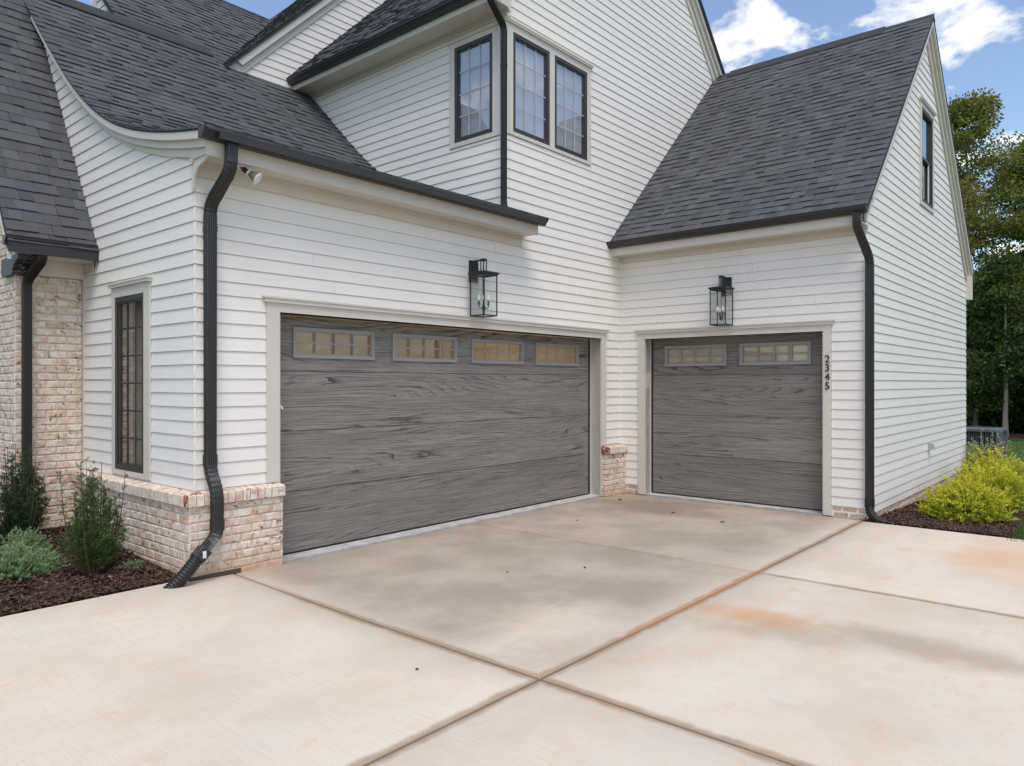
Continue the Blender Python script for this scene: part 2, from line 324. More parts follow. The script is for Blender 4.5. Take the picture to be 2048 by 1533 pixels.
class MB:
    def __init__(s): s.v = []; s.f = []; s.r = []
    def add(s, vs, fs, rnd=0.5):
        k = len(s.v); s.v += [tuple(v) for v in vs]
        for f in fs: s.f.append(tuple(i + k for i in f)); s.r.append(rnd)
        return s
    def box(s, x0, x1, y0, y1, z0, z1, rnd=.5):
        return s.add([(x0, y0, z0), (x1, y0, z0), (x1, y1, z0), (x0, y1, z0), (x0, y0, z1), (x1, y0, z1), (x1, y1, z1), (x0, y1, z1)],
                     [(0, 3, 2, 1), (4, 5, 6, 7), (0, 1, 5, 4), (1, 2, 6, 5), (2, 3, 7, 6), (3, 0, 4, 7)], rnd)
    def prism(s, poly, e, rnd=.5):
        """extrude a 3-D polygon by the vector e"""
        n = len(poly); e = Vector(e); P = [Vector(p) for p in poly]
        fs = [tuple(range(n))[::-1], tuple(range(n, 2 * n))] + [(i, (i + 1) % n, n + (i + 1) % n, n + i) for i in range(n)]
        return s.add([tuple(p) for p in P] + [tuple(p + e) for p in P], fs, rnd)
    def tube(s, pts, rad, n=10, cap=True, rnd=.5):
        P = [Vector(p) for p in pts]; rad = rad if isinstance(rad, (list, tuple)) else [rad] * len(P)
        t0 = (P[1] - P[0]).normalized(); a = t0.orthogonal().normalized(); rings = []
        for i, p in enumerate(P):
            tn = (P[min(i + 1, len(P) - 1)] - P[max(i - 1, 0)]).normalized()
            a = (a - tn * a.dot(tn)).normalized(); b = tn.cross(a)
            rings.append([tuple(p + (a * math.cos(2 * PI * j / n) + b * math.sin(2 * PI * j / n)) * rad[i]) for j in range(n)])
        vs = [v for r_ in rings for v in r_]
        fs = [(i * n + j, i * n + (j + 1) % n, (i + 1) * n + (j + 1) % n, (i + 1) * n + j) for i in range(len(P) - 1) for j in range(n)]
        if cap: fs += [tuple(range(n))[::-1], tuple((len(P) - 1) * n + j for j in range(n))]
        return s.add(vs, fs, rnd)
    def sweep(s, prof, path, up, rnd=.5, scales=None):
        """prof: 2-D loop (a, b); a along 'side' = up x tangent-free fixed axis 'up' given as world vector, b along tangent x side"""
        P = [Vector(p) for p in path]; n = len(prof); vs = []
        up = Vector(up).normalized()
        for i, p in enumerate(P):
            d0 = (P[i] - P[i - 1]).normalized() if i else (P[1] - P[0]).normalized()
            d1 = (P[i + 1] - P[i]).normalized() if i < len(P) - 1 else d0
            tn = (d0 + d1).normalized(); side = (up - tn * up.dot(tn)).normalized(); b = tn.cross(side)
            k = 1.0 / max(.5, math.sqrt(max(.05, (1 + d0.dot(d1)) / 2)))
            sc = scales[i] if scales else 1.0
            for (u_, v_) in prof: vs.append(tuple(p + side * u_ * sc + b * v_ * k * sc))
        fs = [(i * n + j, i * n + (j + 1) % n, (i + 1) * n + (j + 1) % n, (i + 1) * n + j) for i in range(len(P) - 1) for j in range(n)]
        fs += [tuple(range(n))[::-1], tuple((len(P) - 1) * n + j for j in range(n))]
        return s.add(vs, fs, rnd)
    def build(s, name, mat, parent=None, smooth=False, **props):
        me = bpy.data.meshes.new(name); me.from_pydata(s.v, [], s.f)
        bm = bmesh.new(); bm.from_mesh(me); bmesh.ops.recalc_face_normals(bm, faces=bm.faces); bm.to_mesh(me); bm.free()
        at = me.attributes.new('rnd', 'FLOAT', 'FACE'); at.data.foreach_set('value', np.array(s.r, np.float32))
        if smooth: me.polygons.foreach_set('use_smooth', np.ones(len(me.polygons), bool))
        return link(name, me, mat, parent, **props)

class Plane:
    """a vertical wall plane: s runs along it, off points out of the wall"""
    def __init__(s, O, a, n): s.O = Vector(O); s.a = Vector(a); s.n = Vector(n)
    def p(s, u, z, off=0.0): q = s.O + s.a * u + s.n * off; return (q.x, q.y, z)
    def box(s, mb, u0, u1, z0, z1, o0, o1, rnd=.5):
        return mb.add([s.p(u0, z0, o0), s.p(u1, z0, o0), s.p(u1, z0, o1), s.p(u0, z0, o1), s.p(u0, z1, o0), s.p(u1, z1, o0), s.p(u1, z1, o1), s.p(u0, z1, o1)],
                      [(0, 3, 2, 1), (4, 5, 6, 7), (0, 1, 5, 4), (1, 2, 6, 5), (2, 3, 7, 6), (3, 0, 4, 7)], rnd)
LX = -6.973; XU = -2.846; WY = -3.663; YG = 4.368; YB = 2.583; XB = -7.643
PA = Plane((0, 0, 0), (1, 0, 0), (0, -1, 0)); PB = Plane((0, 0, 0), (0, 1, 0), (-1, 0, 0)); PC = Plane((0, WY, 0), (1, 0, 0), (0, -1, 0))
PD = Plane((LX, 0, 0), (0, 1, 0), (-1, 0, 0)); PU = Plane((XU, 0, 0), (0, 1, 0), (-1, 0, 0)); PG = Plane((0, YG, 0), (1, 0, 0), (0, -1, 0))
PBR = Plane((0, YB, 0), (1, 0, 0), (0, -1, 0)); PBG = Plane((XB, 0, 0), (0, 1, 0), (-1, 0, 0))

def fast_mesh(name, V, quads, attr_name, vals):
    """V (n,4,3) quads"""
    me = bpy.data.meshes.new(name); n = len(V)
    me.vertices.add(n * 4); me.vertices.foreach_set('co', V.astype(np.float32).ravel())
    me.loops.add(n * 4); me.loops.foreach_set('vertex_index', np.arange(n * 4, dtype=np.int32))
    me.polygons.add(n); me.polygons.foreach_set('loop_start', np.arange(0, n * 4, 4, dtype=np.int32))
    me.update(calc_edges=True)
    at = me.attributes.new(attr_name, 'FLOAT', 'FACE'); at.data.foreach_set('value', np.clip(vals, 0, 1).astype(np.float32))
    return me
def unit(v): return v / np.maximum(np.linalg.norm(v, axis=1, keepdims=True), 1e-9)
def leaves(name, mat, P, D, L, W, tint, parent=None, droop=0.0, **props):
    """rhombic leaves: base P, direction D, length L, width W"""
    n = len(P); D = unit(D); S = unit(np.cross(D, RNG.normal(size=(n, 3)))); Nn = np.cross(D, S)
    L = np.broadcast_to(L, n)[:, None]; W = np.broadcast_to(W, n)[:, None]
    mid = P + D * L * .5 + Nn * L * .06
    V = np.stack([P, mid - S * W * .5, P + D * L - Nn * L * .05, mid + S * W * .5], 1)
    me = fast_mesh(name, V, None, 'tint', tint)
    return link(name, me, mat, parent, **props)

# ------------------------------------------------------------------ ground, driveway, beds
def terrain(x, y):
    return -0.13 - 0.030 * min(max(x, 0), 6.0)
def zl(x, y): return .035 + .052 * min(max(y, 0), 3.2)
def zr(x, y): return .012 - .036 * min(max(x, 0), 6.5)
def grid_sheet(name, xs, ys, fz, mat, parent=None, **props):
    mb = MB(); nx, ny = len(xs), len(ys)
    vs = [(x, y, fz(x, y)) for y in ys for x in xs]
    fs = [(j * nx + i, j * nx + i + 1, (j + 1) * nx + i + 1, (j + 1) * nx + i) for j in range(ny - 1) for i in range(nx - 1)]
    mb.add(vs, fs); return mb.build(name, mat, parent, smooth=True, **props)
gx = [-700, -250, -90, -40, -20] + [i * 1.0 for i in range(-14, 13)] + [16, 20, 24, 30, 40, 90, 250, 700]
gy = [-700, -250, -90, -40, -20] + [i * 1.0 for i in range(-14, 9)] + [12, 20, 40, 90, 250, 700]
grid_sheet('ground', gx, gy, terrain, 'lawn', kind='structure', label='lawn-covered ground around the house')
grid_sheet('woodland_floor', [21.5 + i * 2.0 for i in range(26)], [-46 + i * 3.0 for i in range(26)], lambda x, y: terrain(x, y) + .03 + .03 * math.sin(x * 1.3 + y), 'woodland_floor', kind='structure', label='reddish leaf litter under the trees')

def hz(x, y):
    a = min(max((-5.9 - x) / 1.3, 0), 1); b = min(max((y + 1.6) / 1.6, 0), 1); return .045 * a * b
drive = empty('driveway', (-5, -4, 0)); drive['kind'] = 'structure'; drive['label'] = 'pale concrete driveway of large slabs with brown damp joints'
JW = .004
def slab(x0, x1, y0, y1, cutf=None):
    """slab with rounded tooled edges: rings of falling height at the joints"""
    n = max(2, int((x1 - x0) / .5)); m = max(2, int((y1 - y0) / .5))
    prof = [(JW, -.05), (JW, -.012), (.009, -.004), (.018, 0.0)]
    xs = [x0 + o for o, _ in prof] + [x0 + .018 + (x1 - x0 - .036) * i / n for i in range(1, n)] + [x1 - o for o, _ in prof[::-1]]
    ys = [y0 + o for o, _ in prof] + [y0 + .018 + (y1 - y0 - .036) * i / m for i in range(1, m)] + [y1 - o for o, _ in prof[::-1]]
    def dz(i, k):
        e = min(i, k - 1 - i); return prof[e][1] if e < 4 else 0.0
    nx, ny = len(xs), len(ys); mb = MB()
    vs = []
    for j, y in enumerate(ys):
        for i, x in enumerate(xs): vs.append((x, y, hz(x, y) + min(dz(i, nx), dz(j, ny))))
    fs = [(j * nx + i, j * nx + i + 1, (j + 1) * nx + i + 1, (j + 1) * nx + i) for j in range(ny - 1) for i in range(nx - 1)]
    mb.add(vs, fs); mb.build('concrete_slab', 'concrete', drive, smooth=True)
YF = -.012
for (a, b) in ((-13.5, -9.9), (-9.9, JX1), (JX1, JX3), (JX3, -.04)):
    for (c0, c1) in ((-13.5, -10.5), (-10.5, -7.1), (-7.1, JY2), (JY2, YF)):
        xb = b
        if b == -.04: xb = -.03 if c1 == YF else (-.10 if c1 == JY2 else -.32)
        slab(a, xb, c0, c1)
mb = MB(); mb.box(-13.6, -.02, -13.6, .3, -.16, -.046); mb.build('joint_filler', 'joint_dirt', drive)

# mulch beds
def bed(name, x0, x1, y0, y1, fz, label):
    n = int((x1 - x0) / .12); m = int((y1 - y0) / .12)
    xs = [x0 + (x1 - x0) * i / n for i in range(n + 1)]; ys = [y0 + (y1 - y0) * i / m for i in range(m + 1)]
    def f(x, y): return fz(x, y) + .018 * math.sin(x * 7.1 + y * 3.3) * math.sin(y * 6.3 - x * 2.2) + random.uniform(-.008, .008)
    return grid_sheet(name, xs, ys, f, 'mulch', kind='structure', label=label)
bed('mulch_bed', -13.0, -7.0, .005, 6.2, lambda x, y: zl(x, y) - (.05 if y < .05 else 0), 'dark red-brown bark mulch bed beside the brick knee wall')
bed('mulch_bed', -.02, 9.0, -5.22, -3.6, lambda x, y: zr(x, y) - .02, 'dark brown bark mulch bed along the gabled side wall')
mb = MB(); 
def chips(name, n, fx, fy, fz, label):
    P = np.stack([fx(n), fy(n)], 1); z = np.array([fz(a, b) for a, b in P]) + RNG.uniform(-.004, .022, n)
    P = np.column_stack([P, z]); a = RNG.uniform(0, 2 * PI, n); D = np.column_stack([np.cos(a), np.sin(a), RNG.normal(0, .35, n)])
    S = np.column_stack([-np.sin(a), np.cos(a), RNG.normal(0, .4, n)]); D = unit(D); S = unit(S)
    L = RNG.uniform(.008, .030, n)[:, None]; W = RNG.uniform(.003, .009, n)[:, None]
    V = np.stack([P - D * L - S * W, P + D * L - S * W * .6, P + D * L * .9 + S * W, P - D * L * .8 + S * W], 1)
    V2 = V.copy(); V2[:, :, 2] -= .006
    tint = RNG.beta(2, 3, n); tint[RNG.random(n) < .012] = 1.0
    me = fast_mesh(name, np.concatenate([V, V2]), None, 'tint', np.concatenate([tint, tint * .6])); link(name, me, 'mulch_chip', None, kind='stuff', label=label)
chips('mulch_chips', 42000, lambda n: -7.02 - 4.2 * RNG.random(n) ** 1.35, lambda n: .012 + 3.2 * RNG.random(n) ** 1.4, zl, 'loose bark chips beside the brick knee wall')
chips('mulch_chips', 26000, lambda n: -.06 + 5.6 * RNG.random(n) ** 1.2, lambda n: RNG.uniform(-5.22, -3.70, n), lambda x, y: zr(x, y) - .015, 'loose bark chips below the gabled side wall')

# ------------------------------------------------------------------ the house
house = empty('house', (-1.5, 1.5, 0), 'white clapboard house with grey shingle roofs, brick base and two garage doors', 'house')
EXP = .127; Z0C = .143                     # board exposure and height of the lowest board line
SID = []                                    # all boards
def siding(parent, pl, zmin, zmax, span, holes=(), split=3.4, ends=(0.0, 0.0)):
    """lap boards: span(z) -> (s0, s1) or None; holes: (s0, s1, z0, z1) covered by trim"""
    k0 = math.floor((zmin - Z0C) / EXP + 1e-6)
    LIP = .0105
    k = k0
    while True:
        za = Z0C + k * EXP; zb = za + EXP; k += 1
        if za >= zmax: break
        lo, hi = max(za, zmin), min(zb, zmax)
        cuts = sorted({lo, hi} | {h for q in holes for h in q[2:4] if lo + .004 < h < hi - .004})
        for z0, z1 in zip(cuts, cuts[1:]):
            if z1 - z0 < .006: continue
            A = span(z0 + 1e-4); B = span(z1 - 1e-4)
            if A is None: continue
            if B is None: mA = (A[0] + A[1]) / 2; B = (mA, mA)
            zm = (z0 + z1) / 2; segs = [(A[0], A[1], B[0], B[1])]
            for h in holes:
                if h[2] <= zm <= h[3]:
                    new = []
                    for (a0, a1, b0, b1) in segs:
                        if h[0] >= max(a1, b1) or h[1] <= min(a0, b0): new.append((a0, a1, b0, b1)); continue
                        if h[0] > min(a0, b0) + .01: new.append((a0, h[0], min(b0, h[0]), h[0]))
                        if h[1] < max(a1, b1) - .01: new.append((h[1], a1, h[1], max(b1, h[1])))
                    segs = new
            out = []
            for (a0, a1, b0, b1) in segs:
                if min(a1, b1) - max(a0, b0) > split and random.random() < .62:
                    m = random.uniform(max(a0, b0) + .6, min(a1, b1) - .6); out += [(a0, m - .0012, b0, m - .0012), (m + .0012, a1, m + .0012, b1)]
                else: out.append((a0, a1, b0, b1))
            oa = LIP * (1 - (z0 - za) / EXP); ob = LIP * (1 - (z1 - za) / EXP)
            for (a0, a1, b0, b1) in out:
                if max(a1 - a0, b1 - b0) < .015: continue
                mb = MB(); w = random.uniform(-.0006, .0006)
                if z1 > zb - 1e-6: z1 = zb - .0045           # open joint under the next lap
                mb.add([pl.p(a0, z0, oa + w), pl.p(a1, z0, oa + w), pl.p(b1, z1, ob + w), pl.p(b0, z1, ob + w), pl.p(a0, z0, -.006), pl.p(a1, z0, -.006), pl.p(b1, z1, -.006), pl.p(b0, z1, -.006)],
                       [(0, 1, 2, 3), (5, 4, 7, 6), (0, 4, 5, 1), (3, 2, 6, 7), (0, 3, 7, 4), (1, 5, 6, 2)], random.random())
                SID.append(mb.build('siding_board', 'siding', parent))

def wallpart(name='wall'):
    return name
# --- sheathing walls (parts); the boards hang on them
BX = (-6.15, -.568); HB = 2.44; TRW = .135        # wide door opening
SY = (-3.149, -.440)                                 # single door opening
UW = [(-2.677, -1.882, 5.092, 6.415), (-1.770, -.961, 5.092, 6.415)]
LW = (.175, .889, 5.075, 6.395)
DW = (1.004, 1.700, .869, 2.633)
CW = (3.06, 3.865, 4.657, 6.168)
mb = MB()
for (a, b, c0, c1) in ((LX, BX[0], 0, 3.86), (BX[0], BX[1], HB, 3.86), (BX[1], .15, 0, 3.86), (XU, UW[0][0], 3.86, 6.75), (UW[0][1], UW[1][0], 3.86, 6.75), (UW[1][1], 4.1, 3.86, 6.75),
                     (UW[0][0], UW[0][1], 3.86, UW[0][2]), (UW[1][0], UW[1][1], 3.86, UW[0][2]), (UW[0][0], UW[0][1], UW[0][3], 6.75), (UW[1][0], UW[1][1], UW[0][3], 6.75)):
    PA.box(mb, a + .012 if a == LX else a, b, c0, c1, -.16, -.006)
mb.prism([PA.p(XU, 6.75, -.16), PA.p(4.1, 6.75, -.16), PA.p(.66, 10.55, -.16)], PA.n * .154)
wall_a = mb.build('wall', 'siding', house)
mb = MB()
for (a, b, c0, c1) in ((-3.65, SY[0], 0, 3.86), (SY[0], SY[1], HB, 3.86), (SY[1], -.005, 0, 3.86)): PB.box(mb, a, b, c0, c1, -.16, -.006)
wall_b = mb.build('wall', 'siding', house)
mb = MB()
for (a, b, c0, c1) in ((.012, CW[0], -.35, 4.2), (CW[0], CW[1], -.35, 4.2), (CW[1], 6.98, -.35, 4.2), (2.0, CW[0], 4.2, 6.16), (CW[1], 4.9, 4.2, 6.16), (CW[0], CW[1], 4.2, CW[2])): PC.box(mb, a, b, c0, c1, -.16, -.006)
mb.prism([PC.p(.012, 4.2, -.16), PC.p(2.0, 4.2, -.16), PC.p(2.0, 6.16, -.16)], PC.n * .154); mb.prism([PC.p(6.91, 4.2, -.16), PC.p(4.9, 4.2, -.16), PC.p(4.9, 6.16, -.16)], PC.n * .154)
mb.prism([PC.p(2.0, 6.17, -.16), PC.p(4.92, 6.17, -.16), PC.p(3.46, 7.62, -.16)], PC.n * .154)
wall_c = mb.build('wall', 'siding', house)
ROOF_L = [(-.44, 3.895), (.0, 3.965), (.54, 4.075), (1.17, 4.245), (1.75, 4.475), (2.285, 4.79), (2.69, 5.085), (3.16, 5.49), (3.60, 5.90), (4.03, 6.31), (4.64, 6.90)]
def roofz(y):
    return float(np.interp(y, [a for a, _ in ROOF_L], [b for _, b in ROOF_L]))
mb = MB()
for (a, b, c0, c1) in ((.012, DW[0], 0, 3.8), (DW[1], YB + .3, 0, 3.8), (DW[0], DW[1], 0, DW[2]), (DW[0], DW[1], DW[3], 3.8)): PD.box(mb, a, b, c0, c1, -.16, -.006)
mb.prism([PD.p(a, roofz(a) - .06, -.16) for a in (.012, .54, 1.17, 1.75, 2.285, 2.69, 3.16, 3.6, 4.0)] + [PD.p(4.0, 3.8, -.16), PD.p(.012, 3.8, -.16)], PD.n * .154)
wall_d = mb.build('wall', 'siding', house)
mb = MB()
for (a, b, c0, c1) in ((.012, LW[0], 3.9, 6.7), (LW[1], 4.36, 3.9, 6.7), (LW[0], LW[1], 3.9, LW[2]), (LW[0], LW[1], LW[3], 6.7)): PU.box(mb, a, b, c0, c1, -.16, -.006)
wall_u = mb.build('wall', 'siding', house)
mb = MB(); mb.prism([PG.p(-4.15, 6.55, -.16), PG.p(3.5, 6.55, -.16), PG.p(3.5, 8.6, -.16), PG.p(.72, 11.4, -.16)], PG.n * .154); wall_g = mb.build('wall', 'siding', house)

CAPZ = 2.585
holesA = [(BX[0] - TRW, BX[1] + TRW - .02, 0, CAPZ), (UW[0][0] - .17, UW[1][1] + .10, 5.03, 6.545)]
siding(wall_a, PA, .80, 3.575, lambda z: (LX - .010, -.018), holesA)
siding(wall_a, PA, 3.575, 3.86, lambda z: (-2.49, -.018) if z < 3.66 else (-2.49, min(-.02, z - 4.27 + .0) if z > 3.93 else -.018))
def spanU(z):
    r0 = min(z - 4.30, 10.93 - z) if z > 3.94 else -.02
    l0 = XU - .010 if z < 6.56 else max(XU - .01, z - 9.62)
    return (l0, r0) if r0 > l0 + .02 else None
siding(wall_a, PA, 3.86, 10.2, spanU, holesA)
holesB = [(SY[0] - .10, SY[1] + .11, 0, CAPZ)]
siding(wall_b, PB, .150, 3.66, lambda z: (WY - .010, -.018), holesB)
holesC = [(CW[0] - .10, CW[1] + .09, 4.58, 6.285)]
def spanC(z):
    l0 = -.010 if z < 4.22 else z - 4.24; r0 = 7.0 if z < 3.66 else min(7.0, 10.68 - z)
    return (l0, r0) if r0 > l0 + .02 else None
siding(wall_c, PC, .04, 7.6, spanC, holesC)
FRZ = [(-.3, 3.70), (.018, 3.745), (.54, 3.86), (.921, 3.975), (1.30, 4.10), (1.73, 4.295), (2.1, 4.49), (2.459, 4.745), (2.95, 5.165), (3.371, 5.50), (4.1, 6.2)]
def frz(y): return float(np.interp(y, [a for a, _ in FRZ], [b for _, b in FRZ]))
def frz_inv(z): return float(np.interp(z, [b for _, b in FRZ], [a for a, _ in FRZ]))
holesD = [(DW[0] - .135, DW[1] + .07, .80, 2.785)]
siding(wall_d, PD, .80, 6.1, lambda z: ((-.010 if z < 3.745 else frz_inv(z)), (YB - .022 if z < 3.0 else min(2.22 + (z - 3.20) / 1.59, 4.2))) , holesD)
siding(wall_u, PU, 3.90, 6.54, lambda z: (-.010, float(np.interp(z, [b for _, b in ROOF_L], [a for a, _ in ROOF_L])) - .01), [(LW[0] - .19, LW[1] + .10, 5.01, 6.47)])
siding(wall_g, PG, 6.60, 10.4, lambda z: (max(-4.08, z - 10.70), min(3.0, 12.0 - z)))

# --- trim boards
TRIM = []
def trim(name, pl, u0, u1, z0, z1, o0=0.0, o1=.024, parent=None, mat='trim'):
    mb = MB(); pl.box(mb, u0, u1, z0, z1, o0, o1); return mb.build(name, mat, parent or house)
for pl, x0, x1, zc in ((PA, BX[0], BX[1], 1), (PB, SY[0], SY[1], 2)):
    a, b = (TRW, TRW - .02) if zc == 1 else (.098, .105)
    trim('side_casing', pl, x0 - a, x0, (.80 if zc == 1 else .012), 2.528, -.004, .026)
    trim('side_casing', pl, x1, x1 + b, (.785 if zc == 1 else .012), 2.528, -.004, .026)
    trim('head_casing', pl, x0 + .0004, x1 - .0004, HB, 2.528, -.004, .0262)
    trim('head_cap', pl, x0 - a - .03, x1 + b + .03, 2.528, 2.566, -.004, .050)
    trim('head_cap', pl, x0 - a - .045, x1 + b + .045, 2.566, 2.583, -.004, .062)
    mb = MB(); pl.box(mb, x0 - .015, x0, .012, HB, -.235, .012); pl.box(mb, x1, x1 + .015, .012, HB, -.235, .012); pl.box(mb, x0, x1, HB, HB + .02, -.235, .012)
    mb.build('door_jamb', 'trim', house)
    for (q0, q1) in ((x0 + .001, x0 + .016), (x1 - .016, x1 - .001)):
        mb = MB(); pl.box(mb, q0, q1, .012, HB - .001, .0, .012); mb.build('stop_moulding', 'trim', house)
    for (q0, q1) in ((x0, x0 + .02), (x1 - .02, x1)):
        mb = MB(); pl.box(mb, q0, q1, .03, HB, -.222, -.205); mb.build('weather_seal', 'rubber', house)
    mb = MB(); pl.box(mb, x0 - .0, x1 + .0, -.03, .014, -.40, -.014); mb.build('threshold', 'concrete_edge', house)
# thin inside-corner strip and the light line at the brick corner
mb = MB(); mb.box(-.019, .002, -.019, .002, .78, 3.76); mb.build('corner_strip', 'siding', house)
mb = MB(); mb.box(LX - .02, LX + .002, YB - .022, YB + .002, .80, 2.97); mb.build('corner_strip', 'trim', house)
# frieze boards under the eaves
trim('frieze_board', PA, LX - .01, -2.49, 3.585, 3.70, -.004, .022)
trim('frieze_board', PB, WY - .012, -.02, 3.662, 3.76, -.004, .022)
trim('frieze_board', PU, -.015, 4.30, 6.542, 6.60, -.004, .022)

# --- garage doors
def garage_door(pl, x0, x1, mat, wins, label, sgn):
    d = empty('garage_door', pl.p((x0 + x1) / 2, .014, -.24)); d.parent = house; d.location = WPOS[d] - wpos(house); d['label'] = label
    zs = [.030, .650, 1.262, 1.874, 2.436]; F = -.222
    for i in range(4):
        mb = MB(); z0, z1 = zs[i] + .0035, zs[i + 1] - .0035
        if i < 3:
            rects = [(x0 + .021, x1 - .021, z0, z1)]
        else:
            rects = []; e = x0 + .021
            for (a, b) in wins: rects.append((e, a + .02, z0, z1)); rects += [(a + .02, b - .02, z0, 2.03), (a + .02, b - .02, 2.305, z1)]; e = b - .02
            rects.append((e, x1 - .021, z0, z1))
        rr = random.random()
        for (a, b, c0, c1) in rects: pl.box(mb, a, b, c0, c1, F - .045, F, rr)
        if i < 3: pl.box(mb, x0 + .021, x1 - .021, z1 - .0005, z1 + .008, F - .040, F - .020, rr)
        mb.build('door_panel', mat, d)
    mb = MB(); pl.box(mb, x0 + .021, x1 - .021, .014, .0295, F - .04, F + .004); mb.build('bottom_seal', 'rubber', d)
    for (a, b) in wins:
        z0, z1 = 2.012, 2.328; mb = MB(); w = .036
        pl.box(mb, a, b, z0, z0 + w, F - .01, F + .020); pl.box(mb, a, b, z1 - w, z1, F - .01, F + .020)
        pl.box(mb, a, a + w, z0 + w, z1 - w, F - .01, F + .0198); pl.box(mb, b - w, b, z0 + w, z1 - w, F - .01, F + .0198)
        fr = mb.build('window_frame', 'door_frame_grey', d)
    for (a, b) in wins:
        z0, z1 = 2.012 + .036, 2.328 - .036; a2, b2 = a + .036, b - .036; mb = MB()
        for q in range(1, 4):
            m = a2 + (b2 - a2) * q / 4; pl.box(mb, m - .009, m + .009, z0, z1, F - .008, F + .008)
        zz = (z0 + z1) / 2; pl.box(mb, a2, b2, zz - .008, zz + .008, F - .008, F + .0075)
        for (u0, u1, c0, c1) in ((a2, b2, z0, z0 + .012), (a2, b2, z1 - .012, z1), (a2, a2 + .012, z0, z1), (b2 - .012, b2, z0, z1)): pl.box(mb, u0, u1, c0, c1, F - .008, F + .007)
        mb.build('muntin_grid', 'door_frame_grey', d)
        mb = MB(); pl.box(mb, a2, b2, z0, z1, F - .022, F - .017); mb.build('pane', 'window_glass', d)
    return d
garage_door(PA, BX[0], BX[1], 'oak_print_x', [(-5.852, -4.812), (-4.546, -3.503), (-3.231, -2.189), (-1.916, -.870)], 'wide grey wood-grain garage door with four windows', 1)
garage_door(PB, SY[0], SY[1], 'oak_print_y', [(-2.912, -1.897), (-1.693, -.678)], 'single grey wood-grain garage door with two windows', 1)
# pull handle sticking out at the edge of the wide door
mb = MB(); mb.tube([(-6.147, .06, 1.60), (-6.128, .02, 1.55), (-6.112, -.02, 1.50)], .009, 8); mb.build('lock_handle', 'trim', house)

# --- windows
def window(pl, s0, s1, z0, z1, cols, rows, gmat, pane, back, label, frame=.05, split=False):
    w = empty('window', pl.p((s0 + s1) / 2, z0, 0)); w.parent = house; w.location = WPOS[w] - wpos(house); w['label'] = label
    mb = MB(); f = frame
    pl.box(mb, s0, s1, z0, z0 + f, -.10, .018); pl.box(mb, s0, s1, z1 - f, z1, -.10, .018); pl.box(mb, s0, s0 + f, z0 + f, z1 - f, -.10, .0178); pl.box(mb, s1 - f, s1, z0 + f, z1 - f, -.10, .0178)
    mb.build('frame', 'window_frame', w)
    a, b, c0, c1 = s0 + f, s1 - f, z0 + f, z1 - f
    mb = MB(); g = .018
    pl.box(mb, a, b, c0, c0 + g, -.05, .006); pl.box(mb, a, b, c1 - g, c1, -.05, .006); pl.box(mb, a, a + g, c0, c1, -.05, .0058); pl.box(mb, b - g, b, c0, c1, -.05, .0058)
    if split: m = (c0 + c1) / 2 - .02; pl.box(mb, a, b, m - .022, m + .022, -.06, .0)
    mb.build('sash', 'window_frame', w)
    if split:
        m = (c0 + c1) / 2 - .02
        for (u0, u1, o) in ((c0 + g, m - .022, -.048), (m + .022, c1 - g, -.030)):
            mb = MB(); pl.box(mb, a + g, b - g, u0, u1, o, o + .004); mb.build('pane', pane, w)
        mb = MB(); pl.box(mb, b - .14, b - .115, c0, m, -.02, -.004); mb.build('sash_rod', 'white_plastic', w)
        mb = MB(); pl.box(mb, a + .12, a + .145, c0, m, -.04, -.028); mb.build('sash_rod', 'window_frame', w)
    else:
        mb = MB(); pl.box(mb, a + g, b - g, c0 + g, c1 - g, -.014, -.010); mb.build('pane', pane, w)
    gw = .008
    for i in range(1, cols):
        m = a + (b - a) * i / cols; mb = MB(); pl.box(mb, m - gw, m + gw, c0 + g, c1 - g, -.0095, -.003); mb.build('muntin', gmat, w)
    for j in range(1, rows):
        m = c0 + (c1 - c0) * j / rows; mb = MB(); pl.box(mb, a + g, b - g, m - gw, m + gw, -.0097, -.0033); mb.build('muntin', gmat, w)
    if back == 'shade':
        mb = MB(); n = 14
        mb2 = MB(); pl.box(mb2, a + .0, b - .0, c0, c1, -.044, -.040); mb2.build('roller_shade', 'shade_cloth', w)
    else:
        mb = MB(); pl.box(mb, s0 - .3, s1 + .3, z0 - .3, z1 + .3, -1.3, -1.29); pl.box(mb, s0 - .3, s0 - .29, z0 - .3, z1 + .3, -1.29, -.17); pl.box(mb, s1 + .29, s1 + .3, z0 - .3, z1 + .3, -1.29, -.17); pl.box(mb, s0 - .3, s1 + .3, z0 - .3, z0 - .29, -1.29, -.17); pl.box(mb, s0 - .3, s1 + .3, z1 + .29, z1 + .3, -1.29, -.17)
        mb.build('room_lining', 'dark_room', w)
        mb = MB()
        for i in range(7):
            u = b - .05 - .03 * i; pl.box(mb, u - .02, u + .012, c0 - .1, c1 + .1, -.26 - .03 * (i % 2), -.22 - .03 * (i % 2))
        mb.build('curtain', 'curtain', w)
    return w
def casing(w, pl, s0, s1, z0, z1, L_, R_, T_, B_, cap=True, sides=(1, 1)):
    if sides[0]: trim('side_casing', pl, s0 - L_, s0 - .0002, z0 - B_, z1 + T_, -.004, .024, w)
    if sides[1]: trim('side_casing', pl, s1 + .0002, s1 + R_, z0 - B_, z1 + T_, -.004, .024, w)
    trim('head_casing', pl, s0, s1, z1 + .0002, z1 + T_, -.004, .0238, w); trim('sill', pl, s0, s1, z0 - B_, z0 - .0002, -.004, .0236, w)
    if cap:
        trim('head_cap', pl, s0 - L_ - .02, s1 + R_ + .02, z1 + T_, z1 + T_ + .028, -.004, .05, w)
        trim('head_cap', pl, s0 - L_ - .03, s1 + R_ + .03, z1 + T_ + .028, z1 + T_ + .042, -.004, .058, w)
